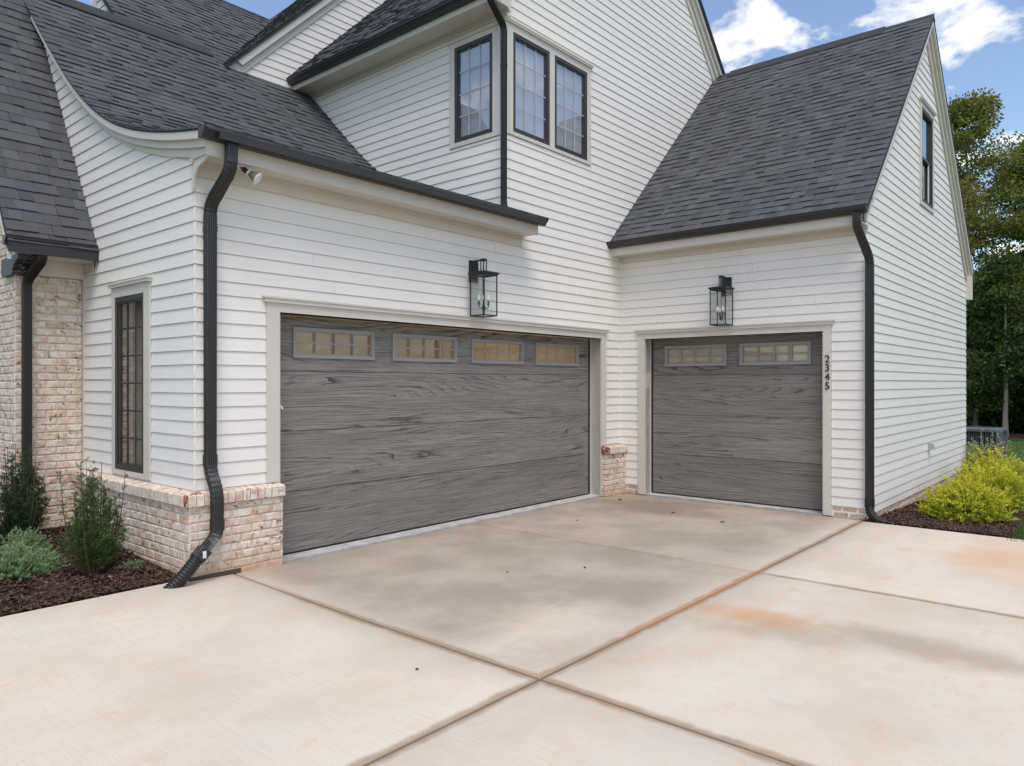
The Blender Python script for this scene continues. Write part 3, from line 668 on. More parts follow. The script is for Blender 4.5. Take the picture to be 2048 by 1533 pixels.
w1 = window(PA, *UW[0], 3, 4, 'grille', 'low_e_glass', 'shade', 'gable window beside the upper corner'); w2 = window(PA, *UW[1], 3, 4, 'grille', 'low_e_glass', 'shade', 'gable window mirroring the neighbouring roof')
# paired casing: one head and sill across both
trim('side_casing', PA, XU - .012, UW[0][0] - .0002, 5.045, 6.51, -.004, .024, w1); trim('mullion', PA, UW[0][1] + .0002, UW[1][0] - .0002, 5.092, 6.415, -.004, .0236, w1)
trim('side_casing', PA, UW[1][1] + .0002, UW[1][1] + .095, 5.045, 6.51, -.004, .024, w2)
trim('head_casing', PA, UW[0][0], UW[1][1], 6.4152, 6.51, -.004, .0238, w1); trim('sill', PA, UW[0][0], UW[1][1], 5.045, 5.0918, -.004, .0238, w1)
trim('head_cap', PA, XU - .02, UW[1][1] + .115, 6.51, 6.535, -.004, .05, w1); trim('head_cap', PA, XU - .02, UW[1][1] + .125, 6.535, 6.548, -.004, .058, w1)
w3 = window(PU, *LW, 3, 4, 'grille', 'low_e_glass', 'shade', 'side window on the far side of the corner downspout')
casing(w3, PU, *LW, .185, .098, .07, .06)
w4 = window(PD, *DW, 3, 6, 'grille_dark', 'low_e_glass', 'room', 'tall narrow dark-framed window above the brick ledge')
casing(w4, PD, *DW, .13, .072, .10, .045)
w5 = window(PC, *CW, 1, 1, 'grille_dark', 'window_glass', 'room', 'tall sash window in the gable end', split=True)
casing(w5, PC, *CW, .09, .08, .075, .06)

# --- eaves: soffit, fascia, gutter; profile extruded along the wall
def extrude(name, prof, P0, e, mat, parent=None, smooth=False):
    mb = MB(); mb.prism([P0(a, b) for a, b in prof], e); return mb.build(name, mat, parent or house)
GUT = [(0, .0), (.062, .0), (.070, .006), (.074, .022), (.098, .048), (.112, .060), (.114, .084), (.122, .086), (.122, .094), (.108, .094), (.100, .080), (.004, .080), (.004, .094), (0, .094)]
def eave(pl, s0, s1, soff, zs, zg, gs0, gs1, box_end=None):
    """soff: depth of soffit, zs: soffit height, zg: gutter underside"""
    o0 = soff
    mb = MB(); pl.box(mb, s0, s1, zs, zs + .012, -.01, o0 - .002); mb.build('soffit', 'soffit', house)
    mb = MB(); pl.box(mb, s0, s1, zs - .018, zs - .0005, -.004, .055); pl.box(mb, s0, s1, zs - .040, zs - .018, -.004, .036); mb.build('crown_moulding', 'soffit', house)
    mb = MB(); pl.box(mb, s0, s1, zs - .012, zg + .10, o0, o0 + .018); mb.build('fascia', 'trim', house)
    mb = MB(); mb.prism([pl.p(gs0, zg + b, o0 + .019 + a) for a, b in GUT], pl.a * (gs1 - gs0)); g = mb.build('gutter', 'bronze', house)
    return g
eave(PA, -7.02, -2.495, .283, 3.715, 3.828, -7.095, -2.42)
eave(PB, -3.70, -.002, .283, 3.755, 3.860, -3.775, -.002)
eave(PU, -.13, 4.355, .335, 6.62, 6.685, -.16, 4.36)
# end return with a cove at the corner over the downspout
def cove(name, x0, x1, y_in, y_out, zb, zt, mat='trim'):
    pts = [(y_in, zb), (y_in - .02, zb), (y_in - .022, zb + .02)]
    for i in range(9):
        a = PI / 2 * i / 8; pts.append((y_in - .03 - (abs(y_out - y_in) * .62 - .03) * (1 - math.cos(a)), zb + .03 + (zt - zb - .10) * math.sin(a)))
    pts += [(y_in - abs(y_out - y_in) * .70, zt - .065), (y_out, zt - .02), (y_out, zt + .10), (y_in, zt + .10)]
    mb = MB(); mb.prism([(x0, a, b) for a, b in pts], (x1 - x0, 0, 0)); return mb.build(name, mat, house)
cove('eave_return', -7.005, LX - .014, .0, -.30, 3.44, 3.73)
# return at the upper gable corner: board closing the soffit at the gable face
pts = [(XU + .10, 6.575), (XU - .012, 6.575), (XU - .016, 6.60), (XU - .03, 6.605)] + [(XU - .03 - .17 * (1 - math.cos(q)), 6.605 + .13 * math.sin(q)) for q in [PI / 2 * i / 6 for i in range(1, 7)]] + [(XU - .22, 6.745), (XU - .345, 6.76), (XU - .345, 6.84), (XU + .10, 7.2)]
mb = MB(); mb.prism([(a, -.014, b) for a, b in pts], (0, -.03, 0)); mb.build('eave_return', 'trim', house)

# --- roofs
SH = []                                    # (size score, mesh builder args)
TABS = []                                  # collected tabs: (priority, verts, rnd)
def roof_tabs(f, nrm, T, clip, prio, e=.143, th=.019, wmin=.07, wmax=.21):
    n = int(T / e) + 1
    for i in range(n):
        t0 = i * e; t1 = min(t0 + e * 1.12, T)
        if t1 - t0 < .03: continue
        s0, s1 = clip(t0 + .5 * e); s = s0 - random.uniform(0, wmax)
        prev = .5
        while s < s1:
            w = random.uniform(wmin, wmax); a, b = max(s, s0), min(s + w, s1); s += w
            if b - a < .012: continue
            h = th * random.choice((.42, .55, .95, 1.1)) * random.uniform(.9, 1.1); rn = random.random(); jt = random.uniform(-.007, .007) if i else 0
            skew = random.uniform(-.010, .010)
            P = [f(a, t0 + jt), f(b, t0 + jt), f(b + (skew if b < s1 else 0), t1), f(a, t1)]; N = nrm((t0 + t1) / 2)
            top = [Vector(P[0]) + N * h, Vector(P[1]) + N * h, Vector(P[2]) + N * .001, Vector(P[3]) + N * .001]
            bot = [Vector(q) - N * .004 for q in P]
            TABS.append((prio(i, (a + b) / 2), [tuple(v) for v in top + bot], rn))
def lerp_arc(prof):
    L = [0.0]
    for (a, b), (c_, d) in zip(prof, prof[1:]): L.append(L[-1] + math.hypot(c_ - a, d - b))
    A = [a for a, _ in prof]; B = [b for _, b in prof]
    return L, (lambda t: (float(np.interp(t, L, A)), float(np.interp(t, L, B))))
# smooth the flared profile
yy = np.linspace(-.44, 4.64, 60); kz = np.interp(yy, [a for a, _ in ROOF_L], [b for _, b in ROOF_L])
for _ in range(10): kz[1:-1] = (kz[:-2] + kz[1:-1] * 2 + kz[2:]) / 4
PROF_L = list(zip(yy.tolist(), kz.tolist()))
RX0, RX1 = -7.085, XU + .0
LL, arcL = lerp_arc(PROF_L)
def fL(s, t): y, z_ = arcL(t); return (s, y, z_)
def nL(t):
    (y0, z0), (y1, z1) = arcL(max(t - .05, 0)), arcL(min(t + .05, LL[-1])); v = Vector((0, -(z1 - z0), y1 - y0)); return v.normalized()
roofs = {}
def deck(name, polys, mat='ridge_vent', **kw):
    mb = MB()
    for p_, e in polys: mb.prism(p_, e)
    return mb.build(name, mat, house, **kw)
mbd = MB(); mbd.prism([(LX + .002, a, b - .006) for a, b in PROF_L] + [(LX + .002, a, b - .07) for a, b in PROF_L[::-1]], (RX1 - LX - .007, 0, 0)); mbd.prism([(RX0 + .006, a, b - .005) for a, b in PROF_L] + [(RX0 + .006, a, b - .018) for a, b in PROF_L[::-1]], (LX - RX0 - .006, 0, 0))
EV = [p_ for p_ in PROF_L if p_[0] < -.004]; mbd.prism([(RX1, a, b - .006) for a, b in EV] + [(RX1, a, b - .07) for a, b in EV[::-1]], (-2.495 - RX1, 0, 0))
mbd.prism([(RX0 + .005, 4.64, 6.894), (RX0 + .005, 8.2, 3.33), (RX0 + .005, 8.2, 3.25), (RX0 + .005, 4.64, 6.83)], (2.6, 0, 0))
roof_l = mbd.build('roof', 'ridge_vent', house, label='flared lower roof over the wide garage door')
n0 = len(TABS); roof_tabs(fL, nL, LL[-1], lambda t: (RX0, (RX1 - .012) if arcL(t)[0] > -.02 else -2.49), lambda i, s: 3 - i * .05 - (s + 7) * .15); TL = (n0, len(TABS), roof_l)
# ridge vent along the lower ridge
mb = MB(); mb.prism([(-7.08, 4.48, 6.775), (-7.08, 4.49, 6.80), (-7.08, 4.64, 6.955), (-7.08, 4.80, 6.80), (-7.08, 4.80, 6.72)], (2.58, 0, 0)); mb.build('ridge_vent', 'ridge_vent', roof_l)
# main roof behind the ridge
def fM(s, t): k = t * .7071; return (s, 4.655 + k, 6.885 + k)
N45 = Vector((0, -.7071, .7071))
mb = MB(); mb.prism([(-5.80, 4.65, 6.87), (-5.80, 6.63, 8.85), (-5.80, 6.63, 8.75), (-5.80, 4.65, 6.77)], (6.5, 0, 0)); mb.prism([(-4.30, 6.63, 8.85), (-4.30, 9.5, 5.98), (-4.30, 9.5, 5.88), (-4.30, 6.63, 8.75)], (5.0, 0, 0))
roof_m = mb.build('roof', 'ridge_vent', house, label='main roof behind the lower ridge')
n0 = len(TABS); roof_tabs(fM, lambda t: N45, 2.79, lambda t: (-5.82, -4.13 + t * .7071), lambda i, s: .5); TM = (n0, len(TABS), roof_m)
mb = MB(); mb.prism([(-5.82, 6.53, 8.765), (-5.82, 6.63, 8.885), (-5.82, 6.73, 8.765)], (5.5, 0, 0)); mb.build('ridge_cap', 'ridge_vent', roof_m)
# small white end wall of the main roof seen past the lower ridge
PM = Plane((-5.74, 0, 0), (0, 1, 0), (-1, 0, 0))
mb = MB(); mb.prism([PM.p(4.5, 6.4, -.15), PM.p(5.75, 6.4, -.15), PM.p(5.75, 7.85, -.15), PM.p(4.5, 6.60, -.15)], PM.n * .145); wall_m = mb.build('wall', 'siding', house)
siding(wall_m, PM, 6.7, 7.8, lambda z: (max(4.55, z - 2.12), 5.70)); trim('corner_board', PM, 5.62, 5.76, 6.4, 7.84, -.004, .024)
mb = MB(); mb.box(-5.735, -4.0, 5.62, 5.75, 6.3, 7.85); mb.build('wall', 'siding', house)
# cross gable behind the upper storey: left slope z = x + 11.06
def fG(s, t): k = t * .7071; return (-4.40 + k, s, 6.655 + k)
NL45 = Vector((-.7071, 0, .7071)); NR45 = Vector((.7071, 0, .7071))
mb = MB(); mb.prism([(-4.40, YG - .10, 6.645), (.72, YG - .10, 11.765), (.72, YG - .10, 11.69), (-4.40, YG - .10, 6.57)], (0, 4.2, 0)); mb.prism([(.72, YG - .10, 11.765), (5.0, YG - .10, 7.48), (5.0, YG - .10, 7.40), (.72, YG - .10, 11.69)], (0, 4.2, 0))
roof_g = mb.build('roof', 'ridge_vent', house, label='cross gable roof behind the upper storey')
n0 = len(TABS); roof_tabs(fG, lambda t: NL45, 5.2, lambda t: (YG - .115, 4.46 + t * .7071), lambda i, s: .4); TG = (n0, len(TABS), roof_g)
mb = MB(); mb.prism([PG.p(-4.24, 6.60, 0), PG.p(-4.10, 6.60, 0), PG.p(.72, 11.42, 0), PG.p(.72, 11.68, 0), PG.p(-4.36, 6.60 + .02, 0)], PG.n * .03); mb.build('rake_frieze', 'trim', house)
mb = MB(); mb.prism([PG.p(-4.22, 6.76, .03), PG.p(.72, 11.70, .03), PG.p(.72, 11.56, .03), PG.p(-4.13, 6.71, .03)], PG.n * .05); mb.build('rake_crown', 'trim', house)
# upper storey roof: ridge along y at x = .66
def fUl(s, t): k = t * .7071; return (-3.29 + k, s, 6.80 + k)
mb = MB(); mb.prism([(-3.29, -.13, 6.79), (.66, -.13, 10.74), (4.9, -.13, 6.50), (4.9, -.13, 6.42), (.66, -.13, 10.66), (-3.29, -.13, 6.71)], (0, 4.6, 0)); roof_u = mb.build('roof', 'ridge_vent', house, label='gable roof of the upper storey')
n0 = len(TABS); roof_tabs(fUl, lambda t: NL45, 5.58, lambda t: (-.14, 4.36), lambda i, s: .6); TU = (n0, len(TABS), roof_u)
mb = MB(); mb.prism([(.66, -.142, 10.745), (4.9, -.142, 6.505), (4.9, -.142, 6.47), (.66, -.142, 10.71)], (0, .6, 0)); mb.build('rake_shingle_edge', 'shingle', roof_u)
for sg, xe, xa in ((1, 4.6, .66), (-1, -2.9, .66)):
    f0 = lambda x, dz: 10.74 - abs(x - .66) - dz
    x_in = XU if sg < 0 else 4.4
    mb = MB(); mb.prism([PA.p(.66, f0(.66, .09), .0), PA.p(x_in, f0(x_in, .09), .0), PA.p(x_in, f0(x_in, .46), .0), PA.p(.66, f0(.66, .46), .0)], PA.n * .028); mb.build('rake_frieze', 'trim', house)
    mb = MB(); mb.prism([PA.p(.66, f0(.66, .075), .028), PA.p(x_in, f0(x_in, .075), .028), PA.p(x_in, f0(x_in, .30), .028), PA.p(.66, f0(.66, .30), .028)], PA.n * .035); mb.build('rake_crown', 'trim', house)
    mb = MB(); mb.prism([PA.p(.66, f0(.66, .072), .063), PA.p(x_in, f0(x_in, .072), .063), PA.p(x_in, f0(x_in, .17), .063), PA.p(.66, f0(.66, .17), .063)], PA.n * .045); mb.build('rake_crown', 'trim', house)
# right wing roof
RW0 = WY - .115
def fW(s, t): k = t * .7071; return (-.335 + k, s, 3.955 + k)
mb = MB(); mb.prism([(-.335, RW0 + .005, 3.945), (3.46, RW0 + .005, 7.74), (7.28, RW0 + .005, 3.92), (7.28, RW0 + .005, 3.85), (3.46, RW0 + .005, 7.66), (-.335, RW0 + .005, 3.87)], (0, -RW0 + .02, 0)); roof_w = mb.build('roof', 'ridge_vent', house, label='steep roof over the single garage door')
n0 = len(TABS); roof_tabs(fW, lambda t: NL45, 5.365, lambda t: (RW0, -.02), lambda i, s: 1.9 - i * .035 + s * -.08); TW = (n0, len(TABS), roof_w)
mb = MB(); mb.prism([(3.30, -3.05, 7.60), (3.30, -3.05, 7.625), (3.46, -3.05, 7.790), (3.62, -3.05, 7.625), (3.62, -3.05, 7.60)], (0, 2.75, 0)); mb.build('ridge_vent', 'ridge_vent', roof_w)
mb = MB(); mb.prism([(3.36, RW0, 7.655), (3.46, RW0, 7.765), (3.56, RW0, 7.655)], (0, -RW0 - .02, 0)); mb.build('ridge_cap', 'ridge_vent', roof_w)
for sg in (-1, 1):
    f0 = lambda x, dz: 7.74 - abs(x - 3.46) - dz
    xe = 3.46 + sg * 3.68
    if sg < 0: xe = -.05
    for (d0, d1, o0, o1, nm) in ((.085, .42, .0, .028, 'rake_frieze'), (.075, .28, .028, .062, 'rake_crown'), (.07, .16, .062, .105, 'rake_crown')):
        mb = MB(); mb.prism([PC.p(3.46, f0(3.46, d0), o0), PC.p(xe, f0(xe, d0), o0), PC.p(xe, f0(xe, d1), o0), PC.p(3.46, f0(3.46, d1), o0)], PC.n * (o1 - o0)); mb.build(nm, 'trim', house)
mb = MB(); mb.box(6.98, 7.16, RW0 + .02, WY - .002, 3.42, 3.90); mb.build('eave_return', 'trim', house)
mb = MB(); mb.box(7.16, 7.29, RW0, -.02, 3.80, 3.90); mb.build('gutter', 'bronze', house)
# steep roof of the brick wing
SL = 1.59; NS = Vector((0, -SL, 1)).normalized(); XS0 = -7.815
def fS(s, t): k = t / math.hypot(1, SL); return (s, 2.155 + k, 3.165 + SL * k)
mb = MB(); mb.prism([(XS0 + .005, 2.155, 3.155), (XS0 + .005, 5.2, 3.155 + SL * 3.045), (XS0 + .005, 5.2, 3.06 + SL * 3.045), (XS0 + .005, 2.155, 3.06)], (-XS0 + LX - .012, 0, 0)); mb.prism([(XS0 + .005, 5.2, 3.155 + SL * 3.045), (XS0 + .005, 8.245, 3.155), (XS0 + .005, 8.245, 3.06), (XS0 + .005, 5.2, 3.06 + SL * 3.045)], (-XS0 + LX - .012, 0, 0)); roof_s = mb.build('roof', 'ridge_vent', house, label='steep shingle roof of the brick wing')
n0 = len(TABS); roof_tabs(fS, lambda t: NS, 5.6, lambda t: (XS0, LX - .016), lambda i, s: 5 - i * .01, th=.017, wmin=.08, wmax=.22); TS = (n0, len(TABS), roof_s)
PS = Plane((0, YB, 0), (1, 0, 0), (0, -1, 0))
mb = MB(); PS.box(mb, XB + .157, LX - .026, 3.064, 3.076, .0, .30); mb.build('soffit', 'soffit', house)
mb = MB(); PS.box(mb, XB - .03, LX - .03, 3.078, 3.16, .30, .318); mb.build('fascia', 'trim', house)
mb = MB(); PS.box(mb, XB + .157, LX - .022, 2.90, 3.063, .0, .03); mb.build('frieze_board', 'trim', house)
mb = MB(); mb.prism([PS.p(-7.835, 3.135 + b, .319 + a) for a, b in GUT], (7.835 + LX - .016, 0, 0)); mb.build('gutter', 'bronze', house)
mb = MB(); mb.box(LX - .026, LX - .0145, 2.27, YB, 2.97, 3.10); mb.build('eave_return', 'trim', house)
mb = MB(); mb.prism([(XS0 + .01, 2.2, 3.05), (XS0 + .01, 5.2, 3.05 + SL * 3.0), (XS0 + .01, 5.2, 2.99 + SL * 3.0), (XS0 + .01, 2.2, 2.99)], (.035, 0, 0)); mb.build('rake_board', 'trim', house)
# carved bracket at the corner
pts = [(2.86, 2.885), (2.86, 3.06), (2.30, 3.075), (2.30, 3.02)] + [(2.30 + .20 * math.sin(a), 3.02 - .13 * (1 - math.cos(a))) for a in [PI / 2 * i / 6 for i in range(1, 7)]] + [(2.56, 2.88)]
mb = MB(); mb.prism([(XB - .045, a, b) for a, b in pts], (.20, 0, 0)); mb.build('bracket', 'stained_beam', house)
# curved frieze and crown on the flared rake
def flared(name, d0, d1, o0, o1, y0, y1, zlow=None):
    ys = np.linspace(y0, y1, 40); top = [(y, roofz_s(y) - d0) for y in ys]; bot = [(y, (frz(y) if zlow == 'f' else roofz_s(y) - d1)) for y in ys]
    mb = MB()
    for i in range(len(ys) - 1):
        mb.prism([PD.p(*top[i], o0), PD.p(*top[i + 1], o0), PD.p(*bot[i + 1], o0), PD.p(*bot[i], o0)], PD.n * (o1 - o0))
    return mb.build(name, 'trim', house)
def roofz_s(y): return float(np.interp(y, yy, kz))
flared('rake_frieze', .06, .3, -.004, .026, -.28, 4.05, 'f')
flared('rake_crown', .03, .15, .026, .060, -.30, 4.05); flared('rake_crown', .0185, .085, .060, .100, -.32, 4.05)

# --- shingle objects: the 300 that show largest one by one, the others joined per roof
owner = [None] * len(TABS)
for a, b, o in (TL, TM, TG, TU, TW, TS):
    for i in range(a, b): owner[i] = o
order = sorted(range(len(TABS)), key=lambda i: -TABS[i][0]); single = set(order[:300])
FACES = [(0, 1, 2, 3), (0, 4, 5, 1), (1, 5, 6, 2), (3, 2, 6, 7), (0, 3, 7, 4)]
rest = {}
for i, (pr_, vs, rn) in enumerate(TABS):
    if i in single:
        mb = MB(); mb.add(vs, FACES, rn); mb.build('shingle', 'shingle', owner[i])
    else: rest.setdefault(owner[i], MB()).add(vs, FACES, rn)
for o, mb in rest.items(): mb.build('shingles', 'shingle', o, kind='stuff')

# --- brickwork
NBR = [0]; BREST = {}
def brick(pl, parent, u0, u1, z0, z1, off, depth=.06, mat='brick', force=False):
    j = lambda a=.0042: random.uniform(-a, a)
    ch = .007
    fr = [(u0 + ch + j(), z0 + ch + j()), (u1 - ch + j(), z0 + ch + j()), (u1 - ch + j(), z1 - ch + j()), (u0 + ch + j(), z1 - ch + j())]
    ed = [(u0 + j(.001), z0), (u1 + j(.001), z0), (u1 + j(.001), z1), (u0 + j(.001), z1)]; o = off + j(.002)
    vs = [pl.p(a, b, off - depth) for a, b in ed] + [pl.p(a, b, o - .006) for a, b in ed] + [pl.p(a, b, o) for a, b in fr]
    fs = [(8, 9, 10, 11)] + [(4 + i, 4 + (i + 1) % 4, 8 + (i + 1) % 4, 8 + i) for i in range(4)] + [(i, (i + 1) % 4, 4 + (i + 1) % 4, 4 + i) for i in range(4)]
    if NBR[0] < 300:
        NBR[0] += 1; mb = MB(); mb.add(vs, fs, random.random()); mb.build('brick', mat, parent)
    else: BREST.setdefault(parent, MB()).add(vs, fs, random.random())
def brickwall(pl, parent, u0, u1, z0, z1, off, start=0, H=.0795, J=.011, top=None):
    n = int(round((z1 - z0) / H)); H2 = (z1 - z0) / n
    for i in range(n):
        a = z0 + i * H2 + J / 2; b = z0 + (i + 1) * H2 - J / 2
        u = u0 - (0.0 if (i + start) % 2 else .103)
        while u < u1 - .02:
            w = .196 + random.uniform(-.006, .006); c0, c1 = max(u, u0), min(u + w, u1)
            if c1 - c0 > .025: brick(pl, parent, c0 + J / 2, c1 - J / 2, a, b, off)
            u += w + J * .2
def rowlock(pl, parent, u0, u1, z0, z1, off, depth, red=()):
    n = int(round((u1 - u0) / .072)); w = (u1 - u0) / n
    for i in range(n):
        a, b = u0 + i * w + .004, u0 + (i + 1) * w - .004; j = lambda: random.uniform(-.003, .003)
        vs = [pl.p(a, z0, off + j()), pl.p(b, z0, off + j()), pl.p(b, z1 - .02 + j(), off + j()), pl.p(a, z1 - .02 + j(), off + j()), pl.p(a, z0, off - depth), pl.p(b, z0, off - depth), pl.p(b, z1 + .005, off - depth), pl.p(a, z1 + .005, off - depth),
              pl.p(a + .003, z1 - .008, off - .014), pl.p(b - .003, z1 - .008, off - .014)]
        fs = [(0, 1, 2, 3), (3, 2, 9, 8), (8, 9, 6, 7), (0, 3, 8, 7, 4), (1, 5, 6, 9, 2), (0, 4, 5, 1)]
        NBR[0] += 1; mb = MB(); mb.add(vs, fs, random.random()); mb.build('brick', 'brick_red' if i in red else 'brick', parent)
BO = .100
mb = MB(); PA.box(mb, LX - BO + .004, -6.158, -.1, .745, -.1, BO - .010); PA.box(mb, LX - BO - .01, -6.165, .745, .772, -.05, BO + .012); k1 = mb.build('knee_wall', 'mortar', house, label='whitewashed brick knee wall beside the wide garage door')
rowlock(PA, k1, LX - BO - .022, -6.150, .680, .790, BO + .030, .13)
brickwall(PA, k1, LX - BO, -6.152, .0, .680, BO, 0)
mb = MB(); PD.box(mb, -BO + .006, YB, -.1, .745, -.05, BO - .010); PD.box(mb, -BO - .01, YB, .745, .772, -.03, BO + .012); k2 = mb.build('knee_wall', 'mortar', house, label='brick knee wall with sloped rowlock ledge under the tall window')
rowlock(PD, k2, -BO - .022, YB, .680, .790, BO + .030, .13, red=(0,))
mb = MB(); PA.box(mb, -.555, .0, -.05, .745, -.05, BO - .010); k3 = mb.build('knee_wall', 'mortar', house, label='short brick pier between the two garage doors')
rowlock(PA, k3, -.585, .0, .660, .770, BO + .030, .13, red=(0,))
brickwall(PA, k3, -.562, -.002, .0, .660, BO, 1)
PK = Plane((-.562, 0, 0), (0, 1, 0), (-1, 0, 0)); brickwall(PK, k3, -BO, -.0, .0, .660, .004, 0)
brickwall(PD, k2, -BO, YB, .04, .680, BO, 1)
mb = MB(); PB.box(mb, -3.655, SY[0] - .10, -.2, .15, -.05, -.012); PB.box(mb, SY[1] + .11, .0, -.2, .15, -.05, -.012); k4 = mb.build('foundation', 'mortar', house)
brickwall(PB, k4, SY[1] + .107, -BO, .0, .146, -.004, 0); brickwall(PB, k4, WY + .004, SY[0] - .10, .0, .146, -.004, 1)
mb = MB(); PBR.box(mb, XB + .006, LX, .0, 2.99, -.2, -.010); PBG.box(mb, YB + .006, 7.8, -.1, 3.3, -.2, -.010)
mb.prism([PBG.p(YB + .006, 3.3, -.2), PBG.p(7.8, 3.3, -.2), PBG.p(7.75, 3.72, -.2), PBG.p(5.2, 7.75, -.2), PBG.p(2.70, 3.72, -.2)], PBG.n * .19); k5 = mb.build('brick_wall', 'mortar', house, label='whitewashed brick wing wall behind the yews')
brickwall(PBR, k5, XB, LX - .02, .10, 2.90, 0.0, 0)
mb = MB(); PC.box(mb, .004, 6.98, -.5, .045, -.10, -.012); k6 = mb.build('foundation', 'mortar', house)
brickwall(PC, k6, .004, 6.98, -.27, .040, -.004, 0)
brickwall(PBG, k5, YB, 7.8, .10, 3.28, 0.0, 1)
n = 54
for i in range(n):
    z0 = 3.28 + i * .0795; y0 = max(YB, 2.22 + (z0 + .22 - 3.165) / SL); brickwall(PBG, k5, y0, min(7.8, 10.4 - y0), z0, z0 + .0795, 0.0, i % 2)
for par, mb in BREST.items(): mb.build('bricks', 'brick', par, kind='stuff')
# dark footing edge and base line under the corner
mb = MB(); mb.box(LX - BO - .012, -6.60, -BO - .014, -BO + .03, -.02, .066); mb.build('footing', 'footing_dirt', house)

# --- interiors seen through the door windows
def room(x0, x1, y0, y1, z1, lamps):
    mb = MB()
    for b in ((x0, x1, y1, y1 + .05, 0, z1), (x0 - .05, x0, y0, y1, 0, z1), (x1, x1 + .05, y0, y1, 0, z1), (x0, x1, y0, y1, z1, z1 + .05), (x0, x1, y0, y1, -.06, -.02)): mb.box(*b)
    mb.build('garage_lining', 'drywall', house)
    for (lx, ly) in lamps:
        mb = MB(); mb.box(lx - .6, lx + .6, ly - .08, ly + .08, z1 - .08, z1 - .02); mb.build('ceiling_light', 'tube_light', house)
room(-6.75, -.30, .30, 5.2, 2.95, [(-5.2, 2.0), (-2.0, 2.0)])
room(.30, 6.4, -3.45, -.10, 2.95, [(2.0, -1.8), (4.6, -1.8)])
mb = MB(); mb.box(2.2, 3.2, -2.6, -1.9, 1.4, 2.6); mb.box(2.2, 3.2, -2.6, -1.9, -.02, 1.39); mb.build('storage_crate', 'orange_box', house)

# --- downspouts
def ribbed(w, d, n=5, r=.007):
    """rectangular pipe section with flutes on the broad sides; a across (w), b deep (d)"""
    pts = []
    for side in range(4):
        L_ = w if side % 2 == 0 else d; m = n if side % 2 == 0 else max(3, int(n * d / w))
        for i in range(m * 2):
            q = -.5 + (i + .5) / (m * 2); k = (r if i % 2 else 0)
            if side == 0: pts.append((q * w, -d / 2 + k))
            elif side == 1: pts.append((w / 2 - k, q * d))
            elif side == 2: pts.append((-q * w, d / 2 - k))
            else: pts.append((-w / 2 + k, -q * d))
    return pts
def arc_path(pts, r, n=8):
    """round the corners of a polyline; returns points and flags of bends"""
    P = [Vector(p) for p in pts]; out = [P[0]]; fl = [0]
    for i in range(1, len(P) - 1):
        d0 = (P[i - 1] - P[i]); d1 = (P[i + 1] - P[i]); rr = min(r, d0.length * .49, d1.length * .49)
        a = P[i] + d0.normalized() * rr; b = P[i] + d1.normalized() * rr
        for k in range(n + 1):
            q = k / n; out.append((a * (1 - q) ** 2 + P[i] * 2 * q * (1 - q) + b * q * q)); fl.append(1)
    out.append(P[-1]); fl.append(0); return out, fl
def downspout(label, pts, w, d, up, brk=None, r=.09, mat='bronze'):
    ds = empty('downspout', pts[-1]); ds.parent = house; ds.location = WPOS[ds] - wpos(house); ds['label'] = label
    path, fl = arc_path(pts, r)
    sc = []; k = 0
    for f_ in fl:
        k += 1; sc.append((1.0 if k % 2 else .93) if f_ else 1.0)
    mb = MB(); mb.sweep(ribbed(w, d), path, up, scales=sc); mb.build('pipe', mat, ds)
    return ds
def collar(ds, c0, c1, w, d, up, mat='bronze'):
    mb = MB(); mb.sweep(ribbed(w + .006, d + .006), [c0, c1], up); mb.build('collar', mat, ds)
def flex(ds, pts, rad, name='corrugated_pipe'):
    path, _ = arc_path(pts, .08, 10); P = []
    L = [0.0]
    for a, b in zip(path, path[1:]): L.append(L[-1] + (b - a).length)
    nn = int(L[-1] / .006); q = np.linspace(0, L[-1], nn)
    X = [np.interp(q, L, [p[i] for p in path]) for i in range(3)]; pts2 = list(zip(*[x.tolist() for x in X]))
    rr = [rad * (1 + .10 * math.sin(2 * PI * s_ / .026)) for s_ in q]
    mb = MB(); mb.tube(pts2, rr, 18); return mb.build(name, 'rubber', ds, smooth=True)
xd = -6.865
ds = downspout('dark downspout with bent elbows at the garage corner', [(xd + .04, -.365, 3.835), (xd + .03, -.365, 3.60), (xd, -.062, 3.335), (xd, -.062, .98), (xd, -.185, .80), (xd, -.185, .42), (xd - .10, -.205, .335), (xd - .16, -.215, .285)], .100, .078, (1, 0, 0))
collar(ds, (xd, -.062, 3.15), (xd, -.062, 3.10), .100, .078, (1, 0, 0)); collar(ds, (xd, -.062, 1.12), (xd, -.062, 1.02), .100, .078, (1, 0, 0)); collar(ds, (xd, -.185, .56), (xd, -.185, .46), .100, .078, (1, 0, 0))
mb = MB(); mb.sweep(ribbed(.12, .10), [(xd - .12, -.208, .318), (xd - .20, -.218, .245)], (0, 1, 0)); mb.build('adapter', 'rubber', ds)
mb = MB(); mb.box(xd - .172, xd - .142, -.2735, -.2700, .255, .315); mb.build('sticker', 'white_plastic', ds)
flex(ds, [(xd - .185, -.216, .26), (xd - .30, -.215, .13), (xd - .42, -.15, -.01)], .056)
ds = downspout('dark downspout at the outer corner beside the single garage door', [(-.365, -3.66, 3.865), (-.365, -3.66, 3.70), (-.045, -3.725, 3.33), (-.045, -3.725, .20)], .095, .072, (0, 1, 0))
collar(ds, (-.045, -3.725, 2.9), (-.045, -3.725, 2.86), .095, .072, (0, 1, 0)); collar(ds, (-.045, -3.725, .29), (-.045, -3.725, .18), .098, .076, (0, 1, 0), 'rubber')
flex(ds, [(-.045, -3.725, .20), (-.045, -3.73, .10), (-.02, -3.80, .02), (.03, -3.90, -.03)], .052)
